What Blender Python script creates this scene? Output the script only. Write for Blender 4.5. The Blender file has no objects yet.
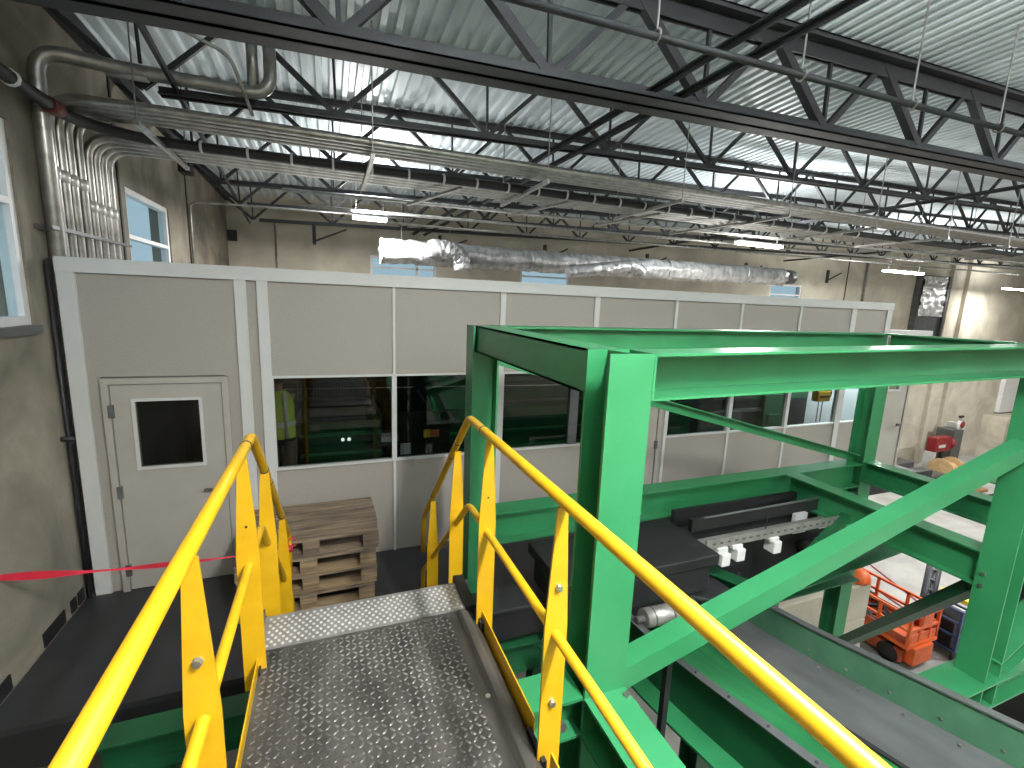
import bpy, bmesh, math, random
from mathutils import Vector, Matrix, Euler
random.seed(7)
S = bpy.context.scene
COL = S.collection
V = Vector

# ------------------------------------------------------------------ materials
def lin(c):
    return tuple(((x/255)/12.92 if x/255 <= .04045 else (((x/255)+.055)/1.055)**2.4) for x in c)

def mat(name, c1, c2=None, rough=.5, metal=0., scale=6., bump=0., bscale=None, detail=6., stretch=(1,1,1), spec=.5, coat=0., contrast=(.35,.65), rvar=.0):
    """procedural paint / metal / wood: two noise-mixed tones with an optional bump (object coordinates)"""
    m = bpy.data.materials.new(name); m.use_nodes = True
    nt = m.node_tree; N = nt.nodes; L = nt.links
    b = N['Principled BSDF']
    a = lin(c1); d = lin(c2 or c1)
    b.inputs['Roughness'].default_value = rough
    b.inputs['Metallic'].default_value = metal
    b.inputs['Specular IOR Level'].default_value = spec
    b.inputs['Coat Weight'].default_value = coat
    b.inputs['Coat Roughness'].default_value = .15
    tc = N.new('ShaderNodeTexCoord'); mp = N.new('ShaderNodeMapping')
    mp.inputs['Scale'].default_value = stretch
    L.new(tc.outputs['Object'], mp.inputs['Vector'])
    nz = N.new('ShaderNodeTexNoise'); nz.inputs['Scale'].default_value = scale; nz.inputs['Detail'].default_value = detail
    L.new(mp.outputs['Vector'], nz.inputs['Vector'])
    rp = N.new('ShaderNodeValToRGB')
    rp.color_ramp.elements[0].position = contrast[0]; rp.color_ramp.elements[1].position = contrast[1]
    rp.color_ramp.elements[0].color = (*a, 1); rp.color_ramp.elements[1].color = (*d, 1)
    L.new(nz.outputs['Fac'], rp.inputs['Fac'])
    L.new(rp.outputs['Color'], b.inputs['Base Color'])
    if rvar:
        mr = N.new('ShaderNodeMapRange'); mr.inputs['To Min'].default_value = rough-rvar; mr.inputs['To Max'].default_value = rough+rvar
        L.new(nz.outputs['Fac'], mr.inputs['Value']); L.new(mr.outputs['Result'], b.inputs['Roughness'])
    if bump:
        n2 = N.new('ShaderNodeTexNoise'); n2.inputs['Scale'].default_value = bscale or scale*4; n2.inputs['Detail'].default_value = 4
        L.new(mp.outputs['Vector'], n2.inputs['Vector'])
        bp = N.new('ShaderNodeBump'); bp.inputs['Strength'].default_value = bump; bp.inputs['Distance'].default_value = .02
        L.new(n2.outputs['Fac'], bp.inputs['Height']); L.new(bp.outputs['Normal'], b.inputs['Normal'])
    return m

def concrete(name, c1, c2, c3):
    m = bpy.data.materials.new(name); m.use_nodes = True
    nt = m.node_tree; N = nt.nodes; L = nt.links; b = N['Principled BSDF']
    b.inputs['Roughness'].default_value = .85
    tc = N.new('ShaderNodeTexCoord')
    n1 = N.new('ShaderNodeTexNoise'); n1.inputs['Scale'].default_value = .9; n1.inputs['Detail'].default_value = 8; n1.inputs['Distortion'].default_value = .8
    n2 = N.new('ShaderNodeTexNoise'); n2.inputs['Scale'].default_value = 5; n2.inputs['Detail'].default_value = 8; n2.inputs['Roughness'].default_value = .7
    for n in (n1, n2): L.new(tc.outputs['Object'], n.inputs['Vector'])
    r1 = N.new('ShaderNodeValToRGB'); r1.color_ramp.elements[0].position = .35; r1.color_ramp.elements[1].position = .66
    r1.color_ramp.elements[0].color = (*lin(c1), 1); r1.color_ramp.elements[1].color = (*lin(c2), 1)
    L.new(n1.outputs['Fac'], r1.inputs['Fac'])
    r2 = N.new('ShaderNodeValToRGB'); r2.color_ramp.elements[0].position = .42; r2.color_ramp.elements[1].position = .7
    r2.color_ramp.elements[0].color = (0, 0, 0, 1); r2.color_ramp.elements[1].color = (.55, .55, .55, 1)
    L.new(n2.outputs['Fac'], r2.inputs['Fac'])
    mx = N.new('ShaderNodeMix'); mx.data_type = 'RGBA'
    L.new(r2.outputs['Color'], mx.inputs['Factor']); L.new(r1.outputs['Color'], mx.inputs['A']); mx.inputs['B'].default_value = (*lin(c3), 1)
    L.new(mx.outputs['Result'], b.inputs['Base Color'])
    bp = N.new('ShaderNodeBump'); bp.inputs['Strength'].default_value = .25; bp.inputs['Distance'].default_value = .02
    L.new(n2.outputs['Fac'], bp.inputs['Height']); L.new(bp.outputs['Normal'], b.inputs['Normal'])
    return m

def glass(name, tint, gloss=.06, rough=.02):
    m = bpy.data.materials.new(name); m.use_nodes = True
    nt = m.node_tree; N = nt.nodes; L = nt.links
    N.remove(N['Principled BSDF'])
    t = N.new('ShaderNodeBsdfTransparent'); t.inputs['Color'].default_value = (*tint, 1)
    g = N.new('ShaderNodeBsdfGlossy'); g.inputs['Roughness'].default_value = rough
    x = N.new('ShaderNodeMixShader'); x.inputs['Fac'].default_value = gloss
    L.new(t.outputs[0], x.inputs[1]); L.new(g.outputs[0], x.inputs[2]); L.new(x.outputs[0], N['Material Output'].inputs['Surface'])
    return m

def emit(name, c, s):
    m = bpy.data.materials.new(name); m.use_nodes = True
    b = m.node_tree.nodes['Principled BSDF']
    b.inputs['Base Color'].default_value = (.8, .8, .8, 1)
    b.inputs['Emission Color'].default_value = (*c, 1); b.inputs['Emission Strength'].default_value = s
    return m

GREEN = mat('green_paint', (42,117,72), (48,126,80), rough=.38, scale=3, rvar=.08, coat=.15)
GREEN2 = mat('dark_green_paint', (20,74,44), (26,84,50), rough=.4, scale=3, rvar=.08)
SKIRT = mat('grey_green_skirt', (52,88,66), (62,100,76), rough=.45, scale=5)
BELT = mat('green_belt', (20,90,48), (38,118,68), rough=.5, scale=2.2, stretch=(3,.6,3))
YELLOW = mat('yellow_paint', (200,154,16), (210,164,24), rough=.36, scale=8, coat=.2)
PANEL = mat('grey_wall_panel', (150,144,136), (154,148,140), rough=.55, scale=60, bump=.03, bscale=200)
PTRIM = mat('pale_grey_trim', (196,197,195), (200,201,198), rough=.45, scale=5)
DOORG = mat('grey_door_paint', (162,157,148), (166,161,152), rough=.5, scale=5)
CONC = concrete('warm_concrete', (88,82,72), (152,144,129), (124,117,103))
CONC2 = concrete('pale_concrete', (176,169,154), (208,200,182), (188,181,164))
FLOORM = concrete('floor_concrete', (150,148,144), (182,180,174), (166,164,158))
STEEL = mat('galvanised_deck', (206,217,222), (228,239,244), rough=.42, metal=.04, scale=1.2, stretch=(2,.25,1), rvar=.08)
JOIST = mat('dark_joist_paint', (37,39,43), (45,47,51), rough=.55, scale=4)
COND = mat('galvanised_conduit', (150,148,144), (182,180,176), rough=.33, metal=.8, scale=10)
FOIL = mat('foil_wrap', (176,176,178), (226,226,226), rough=.34, metal=.6, scale=6, bump=.9, bscale=9, stretch=(1.6,1,.7))
BLACKP = mat('black_plate', (34,34,36), (46,46,48), rough=.5, scale=4, rvar=.1, bump=.08, bscale=70)
BLACK = mat('black_rubber', (18,18,19), (24,24,25), rough=.6, scale=6)
MAT_D = mat('worn_black_mat', (35,33,31), (74,70,64), rough=.48, scale=3.2, detail=9, rvar=.1, stretch=(2.2,.7,1))
TREAD = mat('worn_tread_lozenge', (56,55,54), (112,110,106), rough=.42, metal=.2, scale=4, detail=8, contrast=(.4,.7))
ALU = mat('bare_aluminium', (150,148,144), (176,174,170), rough=.4, metal=.6, scale=7)
ALU2 = mat('bright_stud', (215,213,210), (232,230,226), rough=.35, metal=.5, scale=7)
GREYS = mat('grey_liner', (86,88,88), (100,102,102), rough=.4, metal=.3, scale=4, stretch=(2,.5,2))
BOLT = mat('zinc_bolt', (170,170,166), (200,200,196), rough=.3, metal=.9, scale=30)
WOOD = mat('weathered_pallet_wood', (80,68,57), (134,116,95), rough=.8, scale=7, stretch=(.35,5,5), bump=.3, bscale=30, detail=9)
WOODL = mat('pale_pallet_wood', (112,94,72), (160,136,104), rough=.8, scale=7, stretch=(.4,5,5), bump=.3, bscale=30, detail=9)
RED = mat('red_tape', (190,28,52), (206,40,64), rough=.5, scale=9)
REDP = mat('red_paint', (118,18,24), (134,26,32), rough=.4, scale=9)
ORANGE = mat('orange_paint', (226,96,36), (240,112,50), rough=.42, scale=6)
ORANGED = mat('worn_orange_paint', (140,62,34), (186,84,44), rough=.5, scale=6)
BLUE = mat('blue_paint', (46,70,108), (58,84,124), rough=.45, scale=6)
WHITE = mat('white_paint', (214,214,214), (226,226,226), rough=.5, scale=6)
VEST = mat('hi_vis_fabric', (176,204,30), (196,222,48), rough=.7, scale=40, bump=.2)
STRIPE = mat('silver_reflective_stripe', (206,206,200), (220,220,214), rough=.4, scale=30)
TROUSER = mat('khaki_fabric', (98,84,70), (112,98,84), rough=.85, scale=30)
NAVY = mat('black_fabric', (20,20,24), (28,28,32), rough=.85, scale=30)
SKIN = mat('skin', (186,140,118), (198,152,130), rough=.55, scale=12)
HAIR = mat('dark_hair', (28,22,18), (40,32,26), rough=.6, scale=60)
LABY = mat('yellow_label', (226,196,60), (232,204,72), rough=.6, scale=9)
LABO = mat('orange_label', (206,110,60), (214,120,70), rough=.6, scale=9)
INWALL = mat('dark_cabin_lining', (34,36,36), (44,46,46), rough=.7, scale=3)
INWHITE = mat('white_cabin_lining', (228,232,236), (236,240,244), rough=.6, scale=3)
BROWN = mat('brown_plywood', (132,96,62), (160,122,84), rough=.75, scale=5, stretch=(1,4,1))
DIMY = mat('dull_yellow', (96,80,20), (110,92,26), rough=.6)  # yellow darkened in the colour to suit the dim cabin interior
TAN = mat('tan_spool_wood', (186,154,110), (200,170,126), rough=.75, scale=6)
LED = emit('led_lens', (1, .98, .94), 30)
GL_C = glass('cabin_glass', (.60,.64,.62), .035)
GL_W = glass('window_glass', (.86,.93,.95), .06)

# ------------------------------------------------------------------ mesh builder
class MB:
    def __init__(s): s.v = []; s.f = []
    def add(s, vs, fs):
        o = len(s.v); s.v += [V(p) for p in vs]; s.f += [tuple(i+o for i in f) for f in fs]; return s
    def box(s, a, b):
        x0, x1 = sorted((a[0], b[0])); y0, y1 = sorted((a[1], b[1])); z0, z1 = sorted((a[2], b[2]))
        return s.add([(x0,y0,z0),(x1,y0,z0),(x1,y1,z0),(x0,y1,z0),(x0,y0,z1),(x1,y0,z1),(x1,y1,z1),(x0,y1,z1)],
                     [(0,3,2,1),(4,5,6,7),(0,1,5,4),(1,2,6,5),(2,3,7,6),(3,0,4,7)])
    def frame(s, p, q, up=(0,0,1)):
        p = V(p); q = V(q); d = (q-p).normalized(); u = V(up)
        if abs(d.dot(u)) > .98: u = V((0,1,0))
        r = d.cross(u).normalized(); u = r.cross(d).normalized()
        return p, q, r, u
    def bar(s, p, q, w, h, up=(0,0,1), ow=0, oh=0):
        p, q, r, u = s.frame(p, q, up)
        c = [r*(ow+sx*w/2)+u*(oh+sy*h/2) for sx, sy in ((-1,-1),(1,-1),(1,1),(-1,1))]
        return s.add([p+k for k in c]+[q+k for k in c], [(0,3,2,1),(4,5,6,7),(0,1,5,4),(1,2,6,5),(2,3,7,6),(3,0,4,7)])
    def ibeam(s, p, q, d, w, up=(0,0,1), tf=.016, tw=.012):
        """H section about its centre line; up = web direction"""
        s.bar(p, q, w, tf, up, 0, d/2-tf/2); s.bar(p, q, w, tf, up, 0, -d/2+tf/2); s.bar(p, q, tw, d-2*tf, up)
        return s
    def channel(s, p, q, d, w, up=(0,0,1), side=1, t=.012):
        s.bar(p, q, t, d, up, -side*(w/2-t/2), 0); s.bar(p, q, w, t, up, 0, d/2-t/2); s.bar(p, q, w, t, up, 0, -d/2+t/2)
        return s
    def tube(s, pts, r, n=12, cap=True):
        pts = [V(p) for p in pts]; m = len(pts); rings = []; prev = None
        for i, p in enumerate(pts):
            d = ((pts[min(i+1, m-1)]-p).normalized() + (p-pts[max(i-1, 0)]).normalized())
            d = d.normalized() if d.length > 1e-6 else V((0,0,1))
            if prev is None:
                u = V((0,0,1)) if abs(d.z) < .9 else V((0,1,0)); a = d.cross(u).normalized()
            else:
                a = (prev - d*prev.dot(d)).normalized()
            prev = a; b = d.cross(a)
            rr = r[i] if isinstance(r, (list, tuple)) else r
            rings.append([p+(a*math.cos(2*math.pi*k/n)+b*math.sin(2*math.pi*k/n))*rr for k in range(n)])
        vs = [v for R in rings for v in R]; fs = []
        for i in range(m-1):
            for k in range(n):
                fs.append((i*n+k, i*n+(k+1) % n, (i+1)*n+(k+1) % n, (i+1)*n+k))
        if cap: fs += [tuple(range(n))[::-1], tuple((m-1)*n+k for k in range(n))]
        return s.add(vs, fs)
    def prism(s, poly, axis, a, b):
        """extrude a 2D polygon along an axis (0,1,2) from a to b"""
        n = len(poly)
        def P(p, t):
            q = list(p); q.insert(axis, t); return V(q)
        vs = [P(p, a) for p in poly]+[P(p, b) for p in poly]
        fs = [tuple(range(n))[::-1], tuple(range(n, 2*n))]+[(i, (i+1) % n, n+(i+1) % n, n+i) for i in range(n)]
        return s.add(vs, fs)
    def lathe(s, prof, c, n=20, axis=2):
        vs = []; fs = []; m = len(prof)
        for r, h in prof:
            for k in range(n):
                a = 2*math.pi*k/n; q = [r*math.cos(a), r*math.sin(a)]; q.insert(axis, h); vs.append(V(c)+V(q))
        for i in range(m-1):
            for k in range(n): fs.append((i*n+k, i*n+(k+1) % n, (i+1)*n+(k+1) % n, (i+1)*n+k))
        fs += [tuple(range(n)), tuple((m-1)*n+k for k in range(n))]
        return s.add(vs, fs)
    def build(s, name, m, parent=None, smooth=False, bevel=0, mats=None):
        off = V((0,0,0)); p = parent
        while p is not None: off += p.location; p = p.parent
        me = bpy.data.meshes.new(name)
        me.from_pydata([v-off for v in s.v], [], s.f); me.materials.append(m)
        bm = bmesh.new(); bm.from_mesh(me); bmesh.ops.recalc_face_normals(bm, faces=bm.faces); bm.to_mesh(me); bm.free()
        o = bpy.data.objects.new(name, me); COL.objects.link(o)
        if parent: o.parent = parent
        if smooth:
            for pl in me.polygons: pl.use_smooth = len(pl.vertices) == 4
        if bevel:
            md = o.modifiers.new('edge', 'BEVEL'); md.width = bevel; md.segments = 2; md.limit_method = 'ANGLE'
        return o

def tag(o, label, cat, group=None):
    o['label'] = label; o['category'] = cat
    if group: o['group'] = group
    return o
def thing(name, label, cat, loc=(0,0,0), group=None):
    o = bpy.data.objects.new(name, None); COL.objects.link(o); o.location = loc; o.empty_display_size = .1
    return tag(o, label, cat, group)
def struct(o): o['kind'] = 'structure'; return o
def dup(root, loc, label=None, rot=None):
    r = root.copy(); COL.objects.link(r); r.location = loc
    if rot is not None: r.rotation_euler = rot
    if label: r['label'] = label
    for ch in list(root.children):
        c = ch.copy(); COL.objects.link(c); c.parent = r
        for g in list(ch.children):
            d = g.copy(); COL.objects.link(d); d.parent = c
    return r
def arc(c, r, a0, a1, ax, bx, n=8):
    """points on an arc in the plane spanned by ax, bx"""
    return [V(c)+V(ax)*r*math.cos(a0+(a1-a0)*i/n)+V(bx)*r*math.sin(a0+(a1-a0)*i/n) for i in range(n+1)]
def bend(pts, r, n=6):
    """round the corners of a polyline"""
    pts = [V(p) for p in pts]; out = [pts[0]]
    for i in range(1, len(pts)-1):
        a = (pts[i-1]-pts[i]).normalized(); b = (pts[i+1]-pts[i]).normalized()
        p0 = pts[i]+a*r; p2 = pts[i]+b*r
        for k in range(n+1):
            t = k/n; out.append(p0*(1-t)**2+pts[i]*2*t*(1-t)+p2*t*t)
    return out+[pts[-1]]

# ------------------------------------------------------------------ camera (at the origin; z is measured from eye height)
yaw, pitch, roll = .37507, .17356, .03919
f_px = 465.98
cz, sz, cx_, sx_ = math.cos(yaw), math.sin(yaw), math.cos(pitch), math.sin(pitch)
fwd = V((sz*cx_, cz*cx_, -sx_)); right = V((cz, -sz, 0)); up = right.cross(fwd)
r2 = right*math.cos(roll)+up*math.sin(roll); u2 = up*math.cos(roll)-right*math.sin(roll)
cam = bpy.data.cameras.new('camera'); co = bpy.data.objects.new('camera', cam); COL.objects.link(co)
co.matrix_world = Matrix(((r2.x, u2.x, -fwd.x, 0), (r2.y, u2.y, -fwd.y, 0), (r2.z, u2.z, -fwd.z, 0), (0, 0, 0, 1)))
cam.sensor_width = 36; cam.lens = f_px/1024*36; cam.clip_start = .05; cam.clip_end = 200
S.camera = co

GZ = -7.1       # plant floor
PZ = -2.93      # raised platform
DZ = -1.757     # walkway deck
LX = -2.25      # left wall face
BY = 13.4       # back wall face
RX = 40.0; FY = -10.0
SL = .03; SY = .03   # roof falls
def roof(x, y=4.0): return 2.76+SL*x-SY*y

# ------------------------------------------------------------------ shell
m = MB().box((LX-.3, FY-.3, GZ-.3), (RX+.3, BY+.3, GZ)); struct(m.build('floor', FLOORM))
# left wall with two window holes : (y0,y1,z0,z1)
def wall_with_holes(axis, face, thick, u0, u1, z0, z1, holes, m_):
    mb = MB(); us = sorted({u0, u1, *[h[0] for h in holes], *[h[1] for h in holes]})
    for a, b in zip(us, us[1:]):
        hs = [h for h in holes if h[0] <= a+1e-6 and h[1] >= b-1e-6]
        spans = [(z0, z1)]
        for h in hs:
            spans = [t for s0, s1 in spans for t in ((s0, min(s1, h[2])), (max(s0, h[3]), s1)) if t[1]-t[0] > 1e-5]
        for s0, s1 in spans:
            if axis == 0: mb.box((face, a, s0), (face+thick, b, s1))
            else: mb.box((a, face, s0), (b, face+thick, s1))
    return mb
LW = [(3.35, 4.98, -.33, 1.22), (7.2, 8.85, -.33, 1.2)]
BW = [(1.05, 2.85, -.6, 1.1), (5.4, 7.1, -.6, 1.1), (15.7, 17.4, -.6, 1.1)]
o = struct(wall_with_holes(0, LX, -.25, FY, BY+.25, GZ, 3.1, LW, CONC).build('wall_left', CONC))
o = struct(wall_with_holes(1, BY, .25, LX-.25, RX, GZ, 4.0, BW, CONC).build('wall_back', CONC2))
struct(MB().box((RX, FY, GZ), (RX+.25, BY, 4.4)).build('wall_right', CONC2))
struct(MB().box((LX-.25, FY-.25, GZ), (RX, FY, 4.4)).build('wall_front', CONC2))
# joints in the precast walls and pilasters
for i, (x, w) in enumerate(((19.9, .05), (26.9, .35), (28.2, .3), (35.0, .05))):
    struct(MB().box((x, BY-.16 if w > .1 else BY-.012, GZ), (x+w, BY+.02, 3.0)).build('trim_%d' % (i+1), CONC2 if w > .1 else BLACK))
for i, y in enumerate((6.98, 9.9)):
    struct(MB().box((LX-.02, y, GZ), (LX+.012, y+.05, 2.4)).build('trim_%d' % (i+5), BLACK))
# roof deck : trapezoidal corrugation running front to back
mb = MB(); P = .1524; n = int((RX-LX)/P)+2; prof = []
for i in range(n):
    x = LX-.1+i*P
    for dx, dz in ((0, 0), (.045, 0), (.06, .04), (.125, .04), (.14, 0)): prof.append((x+dx, roof(x+dx, 0)+dz))
vs = [(x, FY-.2, z-SY*(FY-.2)) for x, z in prof]+[(x, BY+.2, z-SY*(BY+.2)) for x, z in prof]; k = len(prof)
mb.add(vs, [(i, i+1, k+i+1, k+i) for i in range(k-1)])
struct(mb.build('ceiling', STEEL))
struct(MB().bar((LX+.05, FY, roof(LX, FY)-.09), (LX+.05, BY, roof(LX, BY)-.09), .1, .15).build('trim_7', JOIST))

def window(name, axis, face, h, mull, rails):
    """white framed window set in a wall hole; mull = splits along, rails = splits up"""
    u0, u1, z0, z1 = h; mb = MB(); t = .07
    def bx(a, b, c, d, mbx=mb, d0=.02, d1=.12):
        if axis == 0: mbx.box((face-d0, a, c), (face-d1, b, d))
        else: mbx.box((a, face+d0, c), (b, face+d1, d))
    bx(u0, u1, z0, z0+t); bx(u0, u1, z1-t, z1); bx(u0, u0+t, z0+t, z1-t); bx(u1-t, u1, z0+t, z1-t)
    for u in mull: bx(u-.03, u+.03, z0+t, z1-t)
    for z in rails: bx(u0+t, u1-t, z-.025, z+.025)
    o = struct(mb.build(name, WHITE))
    g = MB(); bx(u0+t, u1-t, z0+t, z1-t, g, .06, .068); g.build('pane', GL_W, o)
    return o
window('window_1', 0, LX, LW[0], (), (.62,))
window('window_2', 0, LX, LW[1], (), (.62,))
window('window_3', 1, BY, BW[0], (2.3,), (.8,)); window('window_4', 1, BY, BW[1], (), (.8,)); window('window_5', 1, BY, BW[2], (), (.7,))
MB().box((LX-.22, 3.3, -.40), (LX+.03, 5.03, -.33)).build('window_sill', GREYS, bpy.data.objects['window_1'])

# ------------------------------------------------------------------ roof joists
JY = [3.9, 5.55, 7.2, 8.85, 10.5, 12.15]
JL = 40.0; JD = .80; JB = .85; GD = .86
j = thing('roof_joist', 'x', 'roof joist', (0, 0, 0), None)
def dang(mb, z, leg, w, sgn, x0=.05):
    """pair of angles back to back along x (local origin at the left wall)"""
    for s in (-1, 1):
        mb.box((x0, s*.012, z), (JL, s*w/2, z+sgn*.012)); mb.box((x0, s*.012, z), (JL, s*.024, z+sgn*leg))
    return mb
dang(MB(), 0, .07, .13, 1, JB).build('bottom_chord', JOIST, j)
dang(MB(), JD, .07, .15, -1).build('top_chord', JOIST, j)
PIT = 1.64; x0 = .12-LX
wl = MB().bar((-PIT/2, 0, JD-.03), (0, 0, .04), .045, .05); wr = MB().bar((0, 0, .04), (PIT/2, 0, JD-.03), .04, .045)
wv = MB().bar((0, 0, .04), (0, 0, JD-.03), .025, .025)
protos = [w.build('web_bar', JOIST, j) for w in (wl, wr, wv)]
k = 0; xs = []
x = x0-PIT
while x < JL-1: xs.append(x); x += PIT
for i, x in enumerate(xs):
    for w in protos:
        if i == 0: w.location.x = x
        else:
            c = w.copy(); COL.objects.link(c); c.parent = j; c.location.x = x
def girder(loc, lab):
    g = thing('roof_girder', lab, 'roof girder', (0, 0, 0))
    for nm, z, leg, w_, sg in (('bottom_chord', -.04, .15, .34, 1), ('top_chord', GD, .16, .36, -1)):
        mb = MB()
        for s_ in (-1, 1):
            mb.box((.05, s_*.02, z), (JL, s_*w_/2, z+sg*.016)); mb.box((.05, s_*.02, z), (JL, s_*.036, z+sg*leg)); mb.box((.05, s_*(w_/2-.01), z), (JL, s_*w_/2, z+sg*.05))
        mb.build(nm, JOIST, g)
    L_ = MB().bar((-PIT/2, 0, GD-.03), (0, 0, .04), .085, .085); R_ = MB().bar((0, 0, .04), (PIT/2, 0, GD-.03), .06, .065); V_ = MB().bar((0, 0, .04), (0, 0, GD-.03), .035, .035)
    pr = [w_.build('web_bar', JOIST, g) for w_ in (L_, R_, V_)]
    for i, x in enumerate(xs):
        for w_ in pr:
            if i == 0: w_.location.x = x
            else: c = w_.copy(); COL.objects.link(c); c.parent = g; c.location.x = x
    g.location = loc; g.rotation_euler = rot
    return g
ordw = ['second', 'third', 'fourth', 'fifth', 'sixth', 'seventh']
rot = (0, -math.atan(SL), 0)
jloc = lambda y: (LX, y, roof(LX, y)-JD-.005)
gloc = lambda y: (LX, y, 1.765+SL*LX)
for i, y in enumerate(JY):
    lab = 'thick dark steel girder truss crossing the whole top of the photo' if i == 0 else 'dark steel open-web roof joist under the ribbed ceiling, %s beyond the thick girder' % (['first']+ordw)[i-1]
    if i == 0: girder(gloc(y), lab)
    elif i == 1: j.location = jloc(y); j.rotation_euler = rot; j['label'] = lab
    else: dup(j, jloc(y), lab, rot)
    bpy.context.view_layer.update()
# bridging bars along the roof, front to back
for i, (x, y0, y1, z, w) in enumerate(((2.68, .5, 13.2, 1.97, .055), (2.97, .5, 13.2, 1.97, .055), (9.6, .5, 13.2, 2.06, .055), (16.5, .5, 13.2, 2.2, .055), (-1.2, .5, 13.2, 1.9, .05))):
    lab = ['straight dark bridging bar running front to back under the roof, left of a close pair', 'straight dark bridging bar running front to back under the roof, right of a close pair',
           'dark bridging bar crossing the joists above the right end of the green frame', 'dark bridging bar crossing the joists far along the roof beyond the cabin end',
           'dark bridging bar crossing the joists close to the left concrete wall'][i]
    xa, xb = x+.062*(4.5-y0), x+.062*(4.5-y1); za, zb_ = z, z-.03*(y1-4)
    mb = MB().bar((xa, y0, za), (xb, y1, zb_), w, .012, oh=.02).bar((xa, y0, za), (xb, y1, zb_), .012, w, ow=.02)
    tag(mb.build('bridging_bar', JOIST), lab, 'bridging bar')
# thin pipe with hook hangers
t = thing('gas_pipe', 'thin dark pipe on hook hangers just in front of the thick second joist', 'pipe', (0, 3.0, 1.87))
MB().tube([(LX+.1, 3.0, 1.75), (RX-1, 3.0, 1.79+.02*40)], .026, 10).build('pipe', JOIST, t, True)
for k in range(14):
    x = .75+1.4*k; z = 1.79+.02*x
    MB().tube([(x, 3.0, roof(x, 3.0))]+[(x, 3.0, z+.10)]+arc((x, 3.0, z+.01), .045, math.pi/2, -math.pi*1.3, (0,1,0), (0,0,1), 10), .008, 6).build('hanger', COND, t)

# ------------------------------------------------------------------ conduits on the left wall, turning along the roof
cl = [(5.44, 5.36, 1.56), (5.60, 5.48, 1.56), (5.76, 5.60, 1.56), (5.95, 5.72, 1.56), (6.12, 6.16, 1.46), (6.29, 6.30, 1.46), (6.45, 6.45, 1.46), (6.60, 6.60, 1.46)]
for i, (yw, yr, z) in enumerate(cl):
    t = thing('conduit', 'galvanised conduit bending off the left wall, %s from the big window' % (['nearest']+['second','third','fourth','fifth','sixth','seventh','farthest'])[i], 'conduit', (LX+.05, yw, PZ))
    xw = LX+.055
    pts = bend([(xw, yw, -3.0), (xw, yw, z), (xw+.55, yr, z), (RX-4, yr, z+.1)], .26, 8)
    MB().tube(pts, .043, 12).build('pipe', COND, t, True)
    for zz in (.95 if i < 4 else .78,):
        MB().tube([(xw, yw, zz-.05), (xw, yw, zz+.05)], .052, 12).build('coupling', ALU2, t, True)
t = thing('large_conduit', 'fattest grey conduit curving off the left wall high under the roof and turning up', 'conduit', (LX+.1, 5.42, -3))
MB().tube(bend([(LX+.08, 5.3, -3.0), (LX+.08, 5.3, 1.87), (LX+.6, 5.42, 1.87), (-.47, 5.45, 1.87), (-.47, 5.45, 2.52)], .2, 8), .058, 14).build('pipe', COND, t, True)
MB().tube([(-1.75, 5.435, 1.87), (-1.45, 5.44, 1.87)], .07, 14).build('coupling', ALU2, t, True)
t = thing('thin_conduit', 'thin looping conduit bent down beside the fat grey conduit near the left wall', 'conduit', (-1, 5, 2))
MB().tube(bend([(-1.6, 4.6, 2.45), (-1.15, 4.9, 2.1), (-.75, 5.1, 2.02), (-.62, 5.3, 1.62)], .1), .016, 8).build('pipe', COND, t, True)
t = thing('upright_conduit', 'short bright conduit rising between joist webs at top left', 'conduit', (-.6, 4.6, 1.8))
MB().tube([(-.62, 5.46, 1.84), (-.62, 5.46, 2.54)], .05, 12).build('pipe', COND, t, True)
t = thing('black_pipe', 'black pipe with pale clips running under the roof between the two conduit rows', 'pipe', (LX, 5.0, 1.4))
MB().tube(bend([(LX+.17, 2.5, 1.44), (LX+.17, 5.6, 1.44), (LX+.62, 5.95, 1.44), (RX-4, 5.95, 1.5)], .25), .05, 12).build('pipe', BLACK, t, True)
for k in range(26):
    x = -1.6+.42*k
    MB().tube([(x-.012, 5.95, 1.445), (x+.012, 5.95, 1.445)], .06, 10).build('clip', PTRIM, t, True)
MB().tube([(LX+.17, 5.2, 1.44), (LX+.17, 5.36, 1.44)], .062, 12).build('red_coupling', mat('dull_red', (84,30,28), (98,38,34), rough=.5), t, True)
for k in range(3): MB().tube([(LX+.17, 3.6+.55*k, 1.44), (LX+.17, 3.63+.55*k, 1.44)], .06, 10).build('clip', PTRIM, t, True)
# strut on the wall over the conduits
tag(MB().box((LX+.005, 5.15, .45), (LX+.03, 6.85, .49)).box((LX+.1, 5.15, .455), (LX+.125, 6.85, .485)).build('wall_strut', GREYS), 'dark metal strut clamped across the conduits on the left wall', 'strut')
# trapeze hangers
tp = thing('trapeze_hanger', 'x', 'hanger', (0, 0, 0))
MB().box((-.02, 5.2, 1.37), (.02, 6.8, 1.41)).build('strut', COND, tp)
for y in (5.22, 6.76): MB().tube([(0, y, 1.37), (0, y, 2.62)], .007, 6).build('rod', COND, tp)
words = ['closest to the left wall', 'second from the left wall', 'third from the left wall', 'fourth from the left wall', 'fifth from the left wall', 'sixth from the left wall',
         'seventh from the left wall', 'eighth from the left wall', 'ninth from the left wall', 'tenth from the left wall']
for i in range(10):
    x = -1.5+1.95*i; lab = 'galvanised trapeze strut on thin rods holding the conduit rows, '+words[i]
    if i == 0: tp.location.x = x; tp['label'] = lab
    else: dup(tp, (x, 0, .003*i), lab)
# angled cable-tray arms below the rack (bright bars)
for i in range(4):
    x = 1.3+1.5*i
    tag(MB().bar((x-.25, 6.9, 1.28), (x+.25, 5.9, 1.36), .05, .03).build('strut_arm', COND), 'pale slanted strut arm under the conduit rows, '+words[i], 'strut arm')
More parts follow.
